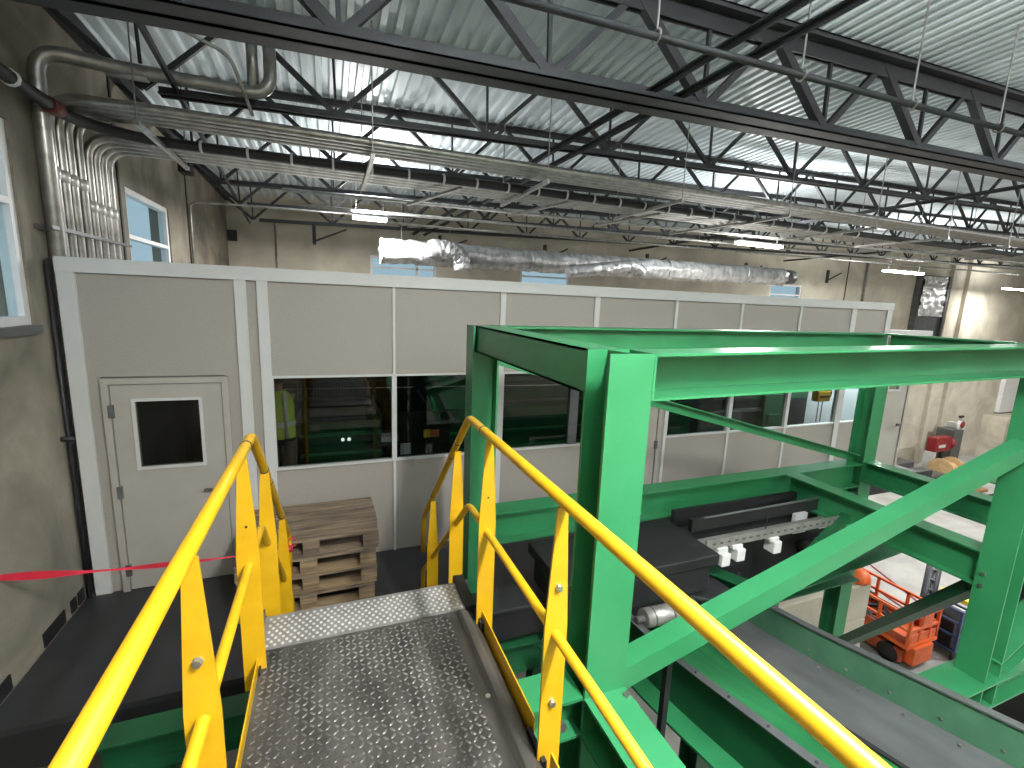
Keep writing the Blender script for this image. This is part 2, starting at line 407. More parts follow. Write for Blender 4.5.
# second and third conduit runs farther back
for i, (y, z) in enumerate(((8.0, 1.5), (9.3, 1.52), (11.0, 1.6))):
    t = thing('straight_conduit', 'thin straight conduit on rods under the far joists, '+['nearest to the main conduit rows', 'between its two neighbours', 'last before the back wall'][i], 'conduit', (0, y, z))
    MB().tube([(-.6+.3*i, y, z), (RX-2, y, z+.5)], .03, 8).build('pipe', COND, t, True)
    for k in range(8): x = .5+4.5*k; MB().tube([(x, y, z+.013*x), (x, y, roof(x, y)-.03)], .006, 6).build('rod', COND, t)
for i in range(6):
    x = -.3+3.1*i if i < 3 else 9.5+4.2*(i-3)
    t = thing('joist_anchor', 'short dark anchor with slanted strut under the last joist, '+words[i], 'anchor', (x, 12.9, 1.5))
    MB().box((x-.04, 12.75, 1.2), (x+.04, 12.83, 1.68)).build('upright', JOIST, t); MB().bar((x+.04, 12.79, 1.3), (x+.75, 12.79, 1.62), .04, .04).build('strut', JOIST, t)
# thin conduit and black box on the far left wall
t = thing('wall_conduit', 'slim conduit running up the left wall beyond the second window', 'conduit', (LX+.03, 9.3, 0))
MB().tube(bend([(LX+.03, 10.0, -1), (LX+.03, 10.0, 1.5), (LX+.9, 10.1, 1.55), (1.6, 10.1, 1.6)], .12), .02, 8).build('pipe', COND, t, True)
tag(MB().box((LX, 9.55, 1.9), (LX+.16, 9.85, 2.12)).build('wall_bracket', BLACK), 'small black bracket box high on the left wall', 'bracket')
tag(MB().box((-2.24, BY-.1, 1.2), (-2.04, BY-.002, 1.45)).build('junction_box', JOIST), 'small dark junction box on the back wall near the corner', 'junction box')
tag(MB().tube([(-1.2, BY-.03, -1), (-1.2, BY-.03, 1.7)], .022, 8).build('back_wall_conduit', COND, None, True), 'slim upright conduit on the back wall left of the duct', 'conduit')

# ------------------------------------------------------------------ foil wrapped duct
def rough_tube(pts, r, n=28, amp=.03, seed=1):
    rnd = random.Random(seed); mb = MB(); P_ = []
    for a, b in zip(pts, pts[1:]):
        a = V(a); b = V(b); k = max(2, int((b-a).length/.12))
        P_ += [a.lerp(b, i/k) for i in range(k)]
    P_.append(V(pts[-1])); mb.tube(P_, r, n)
    c0 = len(mb.v)
    for i in range(c0):
        mb.v[i] = mb.v[i]+V((rnd.uniform(-1, 1), rnd.uniform(-1, 1), rnd.uniform(-1, 1)))*amp
    return mb
t = thing('foil_duct', 'long crinkled silver foil-wrapped air duct hanging above the cabin roof', 'air duct', (6, 10, .7))
rough_tube([(.98, 10, .92), (6.5, 10, .95), (12.1, 10, 1.0)], .235, amp=.028, seed=2).build('duct', FOIL, t, True)
rough_tube(bend([(1.9, 9.72, .98), (2.25, 9.62, 1.02), (2.55, 9.62, .9), (2.6, 9.66, .62)], .15), .17, 20, .03, 3).build('elbow', FOIL, t, True)
rough_tube(bend([(5.0, 9.6, .72), (6.1, 9.55, .86), (6.75, 9.55, .98), (7.0, 9.55, .8)], .2), .13, 20, .02, 4).build('flexible_branch', FOIL, t, True)
MB().tube([(12.1, 10, 1.0), (12.5, 10, 1.02)], .2, 20).build('bare_end', GREYS, t, True)
for x in (.985, 4.2, 8.0, 10.6): MB().tube([(x, 10, .92+.008*x), (x+.05, 10, .92+.008*x)], .25, 24).build('band', FOIL, t, True)
for x in (1.4, 2.4, 6.2, 9.0): MB().tube([(x, 10, 1.15), (x, 10, 2.55)], .006, 6).build('hanger_wire', COND, t)
t = thing('foil_riser', 'silver foil-wrapped upright duct panel on the back wall at far right', 'air duct', (25.4, BY, -.7))
mb = MB(); rnd = random.Random(5); nx, nz = 14, 20
for i in range(nx+1):
    for k_ in range(nz+1): mb.v.append(V((24.5+1.8*i/nx, BY-.32+rnd.uniform(-.05, .05), .1+1.75*k_/nz)))
for i in range(nx):
    for k_ in range(nz): a = i*(nz+1)+k_; mb.f.append((a, a+nz+1, a+nz+2, a+1))
mb.build('foil_face', FOIL, t, True)
MB().box((24.45, BY-.26, -.8), (26.35, BY-.01, 1.9)).build('box', GREYS, t)
MB().box((26.25, BY-.36, -.8), (26.38, BY-.24, 1.9)).build('edge_angle', JOIST, t)

# ------------------------------------------------------------------ LED fixtures
def fixture(x, y, z, ang, label, power, upf=.75, L_=1.25):
    t = thing('ceiling_light', label, 'light fixture', (x, y, z), 'long ceiling lights')
    d = V((math.cos(ang), math.sin(ang), 0)); p = V((x, y, z))
    MB().bar(p-d*L_/2, p+d*L_/2, .16, .03, oh=.04).build('housing', WHITE, t)
    MB().bar(p-d*L_/2*.97, p+d*L_/2*.97, .15, .055).build('lens', LED, t)
    for s in (-.4, .4): MB().tube([p+d*L_*s+V((0, 0, .06)), V((x+d.x*L_*s, y+d.y*L_*s, roof(x+d.x*L_*s, y+d.y*L_*s)))], .003, 6).build('hanging_wire', JOIST, t)
    la = bpy.data.lights.new('lamp', 'AREA'); la.shape = 'RECTANGLE'; la.size = L_; la.size_y = .16; la.energy = power; la.color = (1, .985, .96)
    lo = bpy.data.objects.new('lamp', la); COL.objects.link(lo); lo.parent = t; lo.location = (0, 0, -.035); lo.rotation_euler = (0, 0, ang)
    lb = la.copy(); lb.energy = power*upf; l2 = bpy.data.objects.new('uplight', lb); COL.objects.link(l2); l2.parent = t; l2.location = (0, 0, .08); l2.rotation_euler = (math.pi, 0, ang)  # second lamp is added upward fill that brightens the roof deck
PW = 130
fixture(.73, 9.25, 1.40, 0, 'lit ceiling light above the left end of the foil duct', 460, .3, .6)
fixture(8.55, 7.7, 1.40, 0, 'bright ceiling light over the middle of the cabin roof', 300, .4)
fixture(17.1, 9.75, 1.42, 0, 'bright ceiling light beyond the far end of the cabin', 420, .4, 1.9)
fixture(29.0, 11.9, 1.45, 0, 'ceiling light cut by the right edge of the photo', 220, .4, 1.9)
fixture(1.55, -.65, 2.0, math.pi/2, 'ceiling light over the walkway just behind the camera', 420, 3.4)
fixture(2.4, -6.0, 1.85, 0, 'ceiling light far behind the camera over the walkway', 170, 8)  # from here down: unseen fixtures added to fill the hall with light
fixture(9, -5.5, 1.95, 0, 'ceiling light far behind the camera over the plant', 150, 8)
fixture(11.5, -1.5, 2.0, 0, 'ceiling light beyond the right end of the green frame', 130, 8)
fixture(16, 2.5, 2.0, 0, 'ceiling light over the open plant floor', 650, .6)
fixture(27, 4, 2.2, 0, 'ceiling light over the far right plant floor', 900, .5)

# ------------------------------------------------------------------ raised platform
t = thing('steel_platform', 'black plate platform beside the left wall carrying the cabin and pallets', 'platform', (0, 5, PZ))
MB().box((LX+.02, 3.65, PZ-.05), (.95, 9.0, PZ)).box((.95, 3.86, PZ-.05), (2.95, 9.0, PZ)).box((2.95, 5.0, PZ-.05), (10.6, 9.0, PZ)).build('plate', BLACKP, t)
MB().box((LX+.02, 3.66, PZ-.36), (.95, 3.7, PZ-.05)).build('front_fascia', BLACK, t)
MB().box((2.95, 4.95, PZ-.2), (10.6, 5.0, PZ+.1)).build('edge_curb', BLACK, t)
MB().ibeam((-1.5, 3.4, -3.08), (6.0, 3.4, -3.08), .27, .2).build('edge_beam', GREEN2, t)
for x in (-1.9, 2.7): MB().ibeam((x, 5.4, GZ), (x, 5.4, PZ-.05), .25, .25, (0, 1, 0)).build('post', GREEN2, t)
tag(MB().box((LX+.1, -2.0, -3.75), (2.0, 3.25, -3.55)).build('conveyor_hood', BLACK), 'black conveyor hood in the dark space under the walkway', 'hood')  # black slab added so the void below the walkway stays dark
# thin black patches standing in for dark openings at the wall foot
for i, (y0, y1) in enumerate(((3.7, 4.06), (4.49, 4.82), (4.93, 5.02), (5.06, 5.16))):
    tag(MB().box((LX, y0, PZ), (LX+.012, y1, PZ+.12)).build('wall_block', BLACK), 'small black block against the foot of the left wall, '+['nearest the camera', 'second from the camera', 'third from the camera', 'closest to the cabin corner'][i], 'block')
t = thing('wall_cable_pipe', 'black pipe standing between the left wall and the cabin corner', 'pipe', (LX+.06, 5.12, PZ))
MB().tube([(LX+.04, 5.17, PZ), (LX+.04, 5.17, .2)], .016, 10).build('pipe', BLACK, t, True)
MB().tube([(LX+.0, 5.14, -1.35), (LX+.09, 5.14, -1.35)], .02, 10).build('clamp', JOIST, t, True)
MB().box((LX, 5.27, PZ), (LX+.09, 5.29, .22)).build('seal_strip', BLACK, t)  # black strip that paints the shade in the wall-to-cabin gap

# ------------------------------------------------------------------ cabin
CY = 5.2; CT = .235
cab = thing('sorting_cabin', 'long grey panelled cabin with pale trims and dark windows on the platform', 'cabin', (3.4, CY, PZ))
Z0, Z1, Z2 = -1.83, -.83, .11
def panel(x0, x1, z0, z1, nm='wall_panel', m_=PANEL, d=.0):
    return MB().box((x0, CY+.012+d, z0), (x1, CY+.07, z1)).build(nm, m_, cab)
MB().box((-2.165, CY-.02, Z2), (9.01, CY+.1, CT)).build('top_trim', PTRIM, cab)
def post(x0, x1, z0=PZ, z1=Z2, d=.012): return MB().box((x0, CY-d, z0), (x1, CY+.08, z1)).build('trim_post', PTRIM, cab)
post(-2.165, -2.04); post(-.845, -.745); post(-.655, -.56)
for x0, x1 in ((.632, .66), (1.865, 1.93), (3.13, 3.205), (4.395, 4.44), (5.585, 5.625), (6.79, 6.83), (7.985, 8.1), (8.88, 9.01)): post(x0, x1, d=.008)
panel(-2.04, -.845, Z0+1.0+.02, Z2)
panel(-2.04, -1.95, PZ, Z1+.02); panel(-.97, -.845, PZ, Z1+.02)
panel(-.745, -.655, PZ, Z2)
def ring(a, b, z0, z1, tx, tz, y0, y1):
    mb = MB(); o_ = [(a, z0), (b, z0), (b, z1), (a, z1)]; i_ = [(a+tx, z0+tz), (b-tx, z0+tz), (b-tx, z1-tz), (a+tx, z1-tz)]
    vs = [(x, y, z) for y in (y0, y1) for L_ in (o_, i_) for x, z in L_]; fs = []
    for k in range(4):
        n = (k+1) % 4; fs += [(k, n, 4+n, 4+k), (8+k, 12+k, 12+n, 8+n), (k, 8+k, 8+n, n), (4+k, 4+n, 12+n, 12+k)]
    return mb.add(vs, fs)
mods = [(-.56, .632), (.66, 1.865), (1.93, 3.13), (4.44, 5.585), (5.625, 6.79), (6.83, 7.985), (8.1, 8.88)]
panel(3.205, 4.395, Z1, Z2); panel(3.205, 3.3, PZ, Z1)
for i, (a, b) in enumerate(mods):
    panel(a, b, Z1, Z2); panel(a, b, PZ, Z0)
    w = ring(a, b, Z0, Z1, .012, .022, CY-.01, CY+.06).build('window_frame', PTRIM, cab)
    MB().box((a, CY+.03, Z0+.02), (b, CY+.036, Z1-.02)).build('pane', GL_C, w)
    if i == 2: MB().box((2.86, CY+.0, Z0+.02), (2.985, CY+.07, Z1-.02)).build('mullion', GREYS, w)
# cabin door, left
def cabin_door(x0, x1, ztop, wx0, wx1, wz0, wz1, hinge_left, hx):
    fr = MB().box((x0-.055, CY-.03, PZ), (x0, CY+.07, ztop+.055)).box((x1, CY-.03, PZ), (x1+.055, CY+.07, ztop+.055)).box((x0, CY-.03, ztop), (x1, CY+.07, ztop+.055)).build('door_frame', DOORG, cab)
    g = .008
    d = wall_with_holes(1, CY-.012, .045, x0+g, x1-g, PZ+.01, ztop-g, [(wx0, wx1, wz0, wz1)], DOORG).build('door', DOORG, cab)
    MB().box((x0, CY+.034, PZ), (x1, CY+.05, ztop)).build('door_rebate', BLACK, fr) if False else None
    e = .028
    MB().box((wx0-e, CY-.026, wz0-e), (wx1+e, CY-.012, wz0)).box((wx0-e, CY-.026, wz1), (wx1+e, CY-.012, wz1+e)).box((wx0-e, CY-.026, wz0), (wx0, CY-.012, wz1)).box((wx1, CY-.026, wz0), (wx1+e, CY-.012, wz1)).build('window_bead', PTRIM, d)
    MB().box((wx0, CY, wz0), (wx1, CY+.006, wz1)).build('pane', GL_C, d)
    h = x0+.004 if hinge_left else x1-.004
    for z in (PZ+.22, PZ+1.02, ztop-.25): MB().box((h-.022, CY-.036, z-.06), (h+.022, CY-.012, z+.06)).build('hinge', GREYS, d)
    MB().tube([(hx, CY-.012, -1.94), (hx, CY-.075, -1.94)], .022, 10).tube([(hx, CY-.07, -1.94), (hx-.12*(1 if hinge_left else -1), CY-.07, -1.94)], .011, 8).build('handle', GREYS, d, True)
cabin_door(-1.89, -1.0, -.875, -1.705, -1.2, -1.675, -1.04, True, -1.08)
cabin_door(3.36, 4.27, -.88, 3.6, 4.05, -1.7, -1.05, False, 3.45)
panel(4.325, 4.395, PZ, Z1)
# low annex with the far door
panel(9.01, 9.06, PZ, -.3); MB().box((9.01, CY-.01, -.31), (10.25, CY+.1, -.22)).build('annex_track', PTRIM, cab)
cabin_door(9.11, 9.8, -.4, 9.25, 9.55, -1.28, -.75, True, 9.68)
# shell of the cabin
MB().box((-2.16, CY+.07, CT-.06), (9.0, 8.2, CT)).build('roof_panel', PTRIM, cab)
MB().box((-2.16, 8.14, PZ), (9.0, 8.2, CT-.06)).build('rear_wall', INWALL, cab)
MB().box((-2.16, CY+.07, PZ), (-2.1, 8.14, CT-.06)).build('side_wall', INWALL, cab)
MB().box((8.94, CY+.08, PZ), (9.0, 8.14, CT-.06)).build('end_wall', INWHITE, cab)
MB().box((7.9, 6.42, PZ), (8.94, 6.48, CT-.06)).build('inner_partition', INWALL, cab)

# cabin interior seen through the glass
t = thing('sorting_conveyor', 'dark green conveyor inside the cabin behind the first windows', 'conveyor', (2, 6.6, PZ))
MB().box((-.3, 6.42, PZ), (.62, 7.0, -1.66)).box((.95, 6.42, PZ), (7.4, 7.0, -1.72)).build('side_panel', GREEN2, t)
MB().box((-.5, 6.36, -1.63), (.42, 7.02, -1.58)).box((.42, 6.36, -2.02), (.95, 7.0, -1.97)).build('top_flange', GREYS, t)
MB().box((-.4, 6.38, -1.84), (.62, 6.43, -1.8)).box((-.4, 6.38, -2.1), (.62, 6.43, -2.07)).box((1.0, 6.38, -1.93), (7.3, 6.43, -1.9)).box((1.0, 6.38, -2.2), (7.3, 6.43, -2.16)).build('side_rib', GREEN, t)
MB().box((-.28, 6.41, -1.78), (-.16, 6.42, -1.68)).build('small_plate', GREYS, t)
for x in (.12, .2): MB().lathe([(.0, 0), (.022, .001), (.022, .02)], (x, 6.4, -1.9), 12, 1).build('indicator_lamp', emit('indicator', (1, 1, .95), 2.0), t)
t = thing('slatted_guard', 'grey slatted guard strip inside the cabin above the green conveyor', 'guard', (.2, 6.9, -1.3))
mb = MB().box((-.5, 6.98, -1.21), (.75, 7.0, -1.2)).box((-.5, 6.98, -1.47), (.6, 7.03, -1.43))
for k in range(24): mb.box((-.45+.04*k, 6.99, -1.43), (-.43+.04*k, 7.0, -1.23))
mb.build('slats', GREYS, t)
tag(MB().tube([(-.6, 6.7, -1.245), (3.6, 6.7, -1.3)], .008, 8).build('pipe_rail', ALU2, None, True), 'thin pale horizontal rail inside the cabin across two windows', 'rail')
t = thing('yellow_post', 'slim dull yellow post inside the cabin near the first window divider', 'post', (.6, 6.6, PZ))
MB().box((.5, 6.25, PZ), (.54, 6.29, -.6)).box((.38, 6.25, -1.0), (.42, 6.29, -.6)).build('post', DIMY, t)
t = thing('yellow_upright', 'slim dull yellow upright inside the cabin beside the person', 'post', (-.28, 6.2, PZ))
MB().box((-.33, 6.25, PZ), (-.30, 6.28, -.6)).build('post', DIMY, t)
t = thing('robot_arm', 'grey slanted machine arm inside the cabin behind the first window', 'machine', (.3, 7.2, PZ))
MB().bar((.1, 7.1, -.7), (.62, 7.1, -1.75), .12, .14).bar((.62, 7.1, -1.75), (.62, 7.1, PZ), .14, .14).build('arm', GREYS, t)
MB().tube([(.36, 7.05, -1.05), (.48, 7.02, -1.25), (.5, 7.0, -1.6)], .03, 8).build('hose', BROWN, t, True)
tag(MB().box((.62, 6.41, -1.97), (.85, 6.6, -1.9)).build('white_tray', WHITE), 'white tray on the step of the green conveyor inside the cabin', 'tray')
t = thing('dark_machine', 'black machine with a yellow and orange label inside the cabin, second window', 'machine', (1.2, 6.4, PZ))
MB().box((.85, 6.3, PZ), (1.55, 6.36, -1.72)).box((.78, 6.3, -1.72), (1.7, 6.38, -1.55)).build('body', BLACK, t)
MB().box((1.18, 6.285, -1.91), (1.27, 6.3, -1.8)).build('yellow_sticker', LABY, t); MB().box((1.27, 6.285, -1.91), (1.4, 6.3, -1.81)).build('orange_sticker', LABO, t)
MB().box((.86, 6.285, -2.13), (1.0, 6.3, -1.98)).build('white_sticker', WHITE, t)
t = thing('green_chute', 'dark green sloping chute inside the cabin with a black bar across it', 'chute', (1.6, 6.9, PZ))
MB().add([(1.2, 7.05, -.9), (2.3, 7.05, -.9), (2.3, 7.05, -1.9), (1.55, 7.05, -1.9), (1.2, 7.15, -.9), (2.3, 7.15, -.9), (2.3, 7.15, -1.9), (1.55, 7.15, -1.9)], [(0,1,2,3), (4,5,6,7), (0,1,5,4), (1,2,6,5), (2,3,7,6), (3,0,4,7)]).build('panel', GREEN2, t)
MB().bar((1.2, 7.03, -1.35), (1.55, 7.03, -1.88), .03, .03).build('edge_strip', GREYS, t)
MB().bar((1.0, 6.7, -1.32), (2.1, 6.7, -1.0), .05, .05).build('black_bar', BLACK, t)
t = thing('green_hopper', 'dark green hopper with two pale rails inside the cabin, third window', 'hopper', (3, 6.7, PZ))
MB().box((2.35, 7.05, PZ), (4.4, 7.5, -1.28)).build('body', GREEN2, t)
MB().tube([(2.36, 7.03, -1.6), (4.2, 7.03, -1.62)], .02, 8).tube([(2.36, 7.03, -1.32), (4.2, 7.03, -1.32)], .014, 8).build('rail', GREYS, t, True)
t = thing('dark_cabinet', 'row of dark cabinets and green panels inside the far cabin windows', 'cabinet', (6.5, 6.6, PZ))
MB().box((5.6, 6.2, PZ), (7.5, 6.38, -1.0)).build('body', INWALL, t)
MB().box((6.6, 6.19, -1.6), (8.6, 6.2, -.9)).build('green_panel', GREEN2, t)  # green sheet painting a reflection in the far glass
MB().box((6.2, 6.15, -1.55), (7.2, 6.19, -1.42)).box((6.4, 6.15, -1.8), (7.4, 6.19, -1.74)).build('grey_shelf', GREYS, t)
for i, (x, y, z, w_, h_, m_) in enumerate(((5.0, 6.1, -1.55, .7, .5, GREEN2), (5.9, 6.05, -1.75, .9, .3, GREYS), (7.4, 6.1, -1.5, .5, .9, GREEN2))):  # upright panels that paint the glass reflections as solid shapes
    tag(MB().box((x, y, PZ), (x+w_, y+.08, z)).box((x+.1, y-.03, z-h_*.6), (x+w_*.8, y, z-h_*.4)).build('control_panel', m_), ['green control panel inside the cabin beside the second door', 'grey control panel inside the far cabin windows', 'tall green panel inside the cabin left of the hoist'][i], 'panel')
t = thing('yellow_hoist', 'yellow chain hoist hanging inside the cabin against a bright white wall', 'hoist', (8.2, 5.6, -1.35))
MB().box((8.0, 5.55, -1.53), (8.32, 5.68, -1.34)).build('body', YELLOW, t, bevel=.015)
MB().lathe([(.0, -.03), (.1, -.03), (.1, .05), (0, .05)], (8.36, 5.66, -1.41), 18, 1).box((7.98, 5.57, -1.35), (8.3, 5.66, -1.30)).build('drum', BLACK, t)
MB().box((8.04, 5.54, -1.455), (8.28, 5.55, -1.42)).build('dark_lettering_strip', BLACK, t)
for x in (8.1, 8.2): MB().tube([(x, 5.6, -1.53), (x, 5.6, -1.9)], .008, 6).build('chain', JOIST, t)
MB().tube([(8.2, 5.62, -1.34), (8.2, 5.62, CT-.06)], .01, 6).build('hanger', JOIST, t)
def arealamp(nm, loc, sx, sy, e, c=(1,1,1), rot=(0,0,0)):
    la = bpy.data.lights.new(nm, 'AREA'); la.shape = 'RECTANGLE'; la.size = sx; la.size_y = sy; la.energy = e; la.color = c
    lo = bpy.data.objects.new(nm, la); COL.objects.link(lo); lo.location = loc; lo.rotation_euler = rot; return lo
arealamp('cabin_lamp', (1.2, 5.75, .12), 4.5, .12, 9)  # added fill so the things inside the cabin can be seen
arealamp('cabin_end_lamp', (8.3, 5.85, .12), .8, .5, 210, (.9, .95, 1))  # added fill that makes the cabin end wall bright white

# person inside the cabin
def person():
    X, Y = -.625, 6.25; F = PZ+.26
    tag(MB().box((-1.0, 6.05, PZ), (-.36, 6.42, F)).build('step_stool', GREYS, bevel=.01), 'low grey step under the person inside the cabin', 'step')
    p = thing('person', 'person in yellow hi-vis vest and khaki trousers seen through the first cabin window', 'person', (X, Y, F))
    def skin(name, pts, edges, m_):
        me = bpy.data.meshes.new(name); me.from_pydata([(a, b, c) for a, b, c, _ in pts], edges, []); me.materials.append(m_)
        ob = bpy.data.objects.new(name, me); COL.objects.link(ob); ob.parent = p
        md = ob.modifiers.new('skin', 'SKIN'); md.use_smooth_shade = True
        for i, q in enumerate(pts):
            r = q[3]; me.skin_vertices[0].data[i].radius = r if isinstance(r, tuple) else (r, r)
        me.skin_vertices[0].data[0].use_root = True
        sd = ob.modifiers.new('sub', 'SUBSURF'); sd.levels = 2; sd.render_levels = 2
        return ob
    B = [(0,0,.95,(.15,.1)), (0,0,1.15,(.14,.1)), (0,0,1.35,(.17,.1)), (0,0,1.46,(.09,.07)), (0,-.01,1.53,.055), (0,.01,1.6,(.075,.085)), (0,.015,1.68,(.075,.09)), (0,.01,1.74,(.05,.06)),
         (.09,0,.88,.085), (.1,.02,.5,.06), (.1,-.02,.09,.04), (.1,.12,.04,.035), (-.09,0,.88,.085), (-.1,.02,.5,.06), (-.1,-.02,.09,.04), (-.1,.12,.04,.035),
         (.15,.03,1.4,.055), (.14,.2,1.18,.045), (.08,.3,1.02,.035), (-.15,-.02,1.4,.055), (-.1,-.2,1.13,.045), (-.05,-.2,.9,.035)]
    E_ = [(0,1),(1,2),(2,3),(3,4),(4,5),(5,6),(6,7),(0,8),(8,9),(9,10),(10,11),(0,12),(12,13),(13,14),(14,15),(2,16),(16,17),(17,18),(2,19),(19,20),(20,21)]
    for s, base in ((1, 18), (-1, 21)):
        h = V(B[base][:3]); w = len(B); B.append((h.x, h.y+.07, h.z-.05, (.028, .016))); E_.append((base, w))
        for k in range(4):
            L_ = (.05, .06, .055, .045)[k]; a = (h.x+(k-1.5)*.019, h.y+.1, h.z-.08); i0 = len(B)
            B.append((*a, .009)); B.append((a[0], a[1]+L_*.6, a[2]-.03, .008)); B.append((a[0], a[1]+L_*.7, a[2]-.07, .007)); E_ += [(w, i0), (i0, i0+1), (i0+1, i0+2)]
        i0 = len(B); B.append((h.x-s*.035, h.y+.07, h.z-.04, .01)); B.append((h.x-s*.045, h.y+.11, h.z-.07, .008)); E_ += [(base, i0), (i0, i0+1)]
    skin('body', B, E_, SKIN)
    def shell(name, loops, m_, x0=0):
        mb = MB(); n_ = 24
        for z, rx, ry, cx in loops:
            for k in range(n_): mb.v.append(V((X+cx+rx*math.cos(2*math.pi*k/n_), Y+ry*math.sin(2*math.pi*k/n_), F+z)))
        for i in range(len(loops)-1):
            for k in range(n_): mb.f.append((i*n_+k, i*n_+(k+1) % n_, (i+1)*n_+(k+1) % n_, (i+1)*n_+k))
        return mb.build(name, m_, p, True)
    shell('vest', [(.9,.19,.15,0), (1.0,.188,.15,0), (1.15,.182,.145,0), (1.3,.185,.14,0), (1.4,.175,.125,0), (1.46,.13,.1,0), (1.5,.085,.08,0)], VEST)
    shell('vest_stripe', [(1.06,.194,.155,0), (1.12,.192,.153,0)], STRIPE)
    mb = MB()
    for sx in (-.1, .1): mb.tube([(X+sx, Y-.152, F+.92), (X+sx, Y-.152, F+1.15), (X+sx*.95, Y-.147, F+1.32), (X+sx*.9, Y-.115, F+1.43), (X+sx*.8, Y-.02, F+1.475)], .024, 6)
    mb.build('shoulder_stripe', STRIPE, p, True)
    shell('belt', [(.84,.188,.145,0), (.91,.195,.155,0)], NAVY)
    for s in (1, -1):
        shell('trouser_leg', [(.03,.065,.075,s*.1), (.3,.08,.085,s*.1), (.5,.088,.095,s*.1), (.75,.105,.12,s*.095), (.88,.108,.142,s*.092)], TROUSER)
        mb = MB().tube([(X+.15, Y+.03, F+1.4), (X+.14, Y+.19, F+1.18), (X+.085, Y+.29, F+1.03)] if s > 0 else [(X-.15, Y-.03, F+1.42), (X-.1, Y-.19, F+1.13), (X-.055, Y-.2, F+.93)], [.07, .064, .05], 14); mb.build('sleeve', NAVY, p, True)
        mb = MB().tube([(X+s*.1, Y-.06, F+.05), (X+s*.1, Y+.05, F+.055), (X+s*.1, Y+.17, F+.04)], [.05, .055, .04], 12); mb.build('boot', BLACK, p, True)
    mb = MB(); mb.lathe([(.02, -.02), (.095, .0), (.105, .06), (.09, .12), (.05, .155), (.0, .165)], (X, Y-.005, F+1.6), 20); mb.build('hair', HAIR, p, True)
    mb = MB().lathe([(0, 0), (.012, .004), (.012, .012), (0, .014)], (X-.03, Y+.085, F+1.655), 10, 1).lathe([(0, 0), (.012, .004), (.012, .012), (0, .014)], (X+.03, Y+.085, F+1.655), 10, 1); mb.build('eye', WHITE, p, True)
    mb = MB().add([(X-.015, Y+.095, F+1.6), (X+.015, Y+.095, F+1.6), (X, Y+.125, F+1.605), (X, Y+.095, F+1.65)], [(0,1,2), (0,2,3), (1,3,2)]); mb.build('nose', SKIN, p)
    mb = MB().box((X-.025, Y+.088, F+1.565), (X+.025, Y+.098, F+1.573)); mb.build('mouth', REDP, p)
    for s in (1, -1): MB().lathe([(0, -.012), (.025, -.006), (.03, .006), (0, .012)], (X+s*.085, Y, F+1.63), 12, 0).build('ear', SKIN, p, True)
person()

# ------------------------------------------------------------------ walkway
WX0, WX1 = -.36, .755; DE = 2.34
w = thing('walkway', 'worn black diamond-tread walkway leading from the camera to the platform', 'walkway', (.2, .5, DZ))
MB().box((WX0, -1.2, DZ-.012), (WX1-.13, DE, DZ)).prism([(WX1-.13, DZ-.012), (WX1-.13, DZ), (WX1-.12, DZ-.004), (WX1-.1, DZ+.006), (WX1-.06, DZ+.004), (WX1-.02, DZ-.03), (WX1, DZ-.1), (WX1-.015, DZ-.1)], 1, -1.2, DE).build('deck_mat', MAT_D, w)
mb = MB()
def lozenge(mb, x, y, z, ang, L_, W_, h):
    c, s = math.cos(ang), math.sin(ang)
    pts = [(-L_/2, 0), (-L_/4, W_/2), (L_/4, W_/2), (L_/2, 0), (L_/4, -W_/2), (-L_/4, -W_/2)]
    vs = [(x+a*c-b*s, y+a*s+b*c, z) for a, b in pts]+[(x+(a*c-b*s)*.6, y+(a*s+b*c)*.6, z+h) for a, b in pts]
    mb.add(vs, [(i, (i+1) % 6, 6+(i+1) % 6, 6+i) for i in range(6)]+[(6, 7, 8, 9, 10, 11)])
p_ = .031; i = 0; y = .05
while y < DE-.02:
    x = WX0+.03; k = 0
    while x < WX1-.16:
        lozenge(mb, x, y, DZ, (math.pi/4 if (i+k) % 2 else -math.pi/4), .03, .011, .003)
        x += p_; k += 1
    y += p_; i += 1
mb.build('tread_pattern', TREAD, w)
NZ = MB().box((WX0-.01, DE, DZ-.03), (WX1-.07, DE+.26, DZ+.008)).build('nosing_plate', ALU, w)
mb = MB(); y = DE+.02; i = 0
while y < DE+.25:
    x = WX0+.02+(i % 2)*.018
    while x < WX1-.08:
        mb.lathe([(.0085, 0), (.0075, .003), (.003, .0045)], (x, y, DZ+.008), 7); x += .036
    y += .026; i += 1
mb.build('stud_pattern', ALU2, NZ)
MB().box((WX1-.07, DE-.02, DZ-.16), (WX1-.01, DE+.3, DZ+.03)).build('end_bracket', BLACK, w)
MB().box((WX0-.03, DE-.1, DZ-.16), (WX0-.012, DE+.27, DZ+.05)).build('end_plate', GREYS, w)
MB().box((WX0-.015, -1.2, DZ-.22), (WX0, DE+.2, DZ-.012)).box((WX1-.015, -1.2, DZ-.24), (WX1-.003, DE+.2, DZ-.1)).build('side_beam', BLACK, w)
for x in (WX0+.1, WX1-.25, .2): pass
MB().lathe([(0, 0), (.011, 0), (.011, .004), (0, .004)], (.62, 1.72, DZ+.004), 12).build('deck_screw', BOLT, w)
ny = 6
for k in range(ny):   # stair flight down to the platform
    z = DZ-(k+1)*(DZ-PZ)/(ny+1); y = DE+.26+.19*k
    MB().box((WX0, y, z-.03), (WX1, y+.24, z)).build('stair_tread', BLACKP, w)
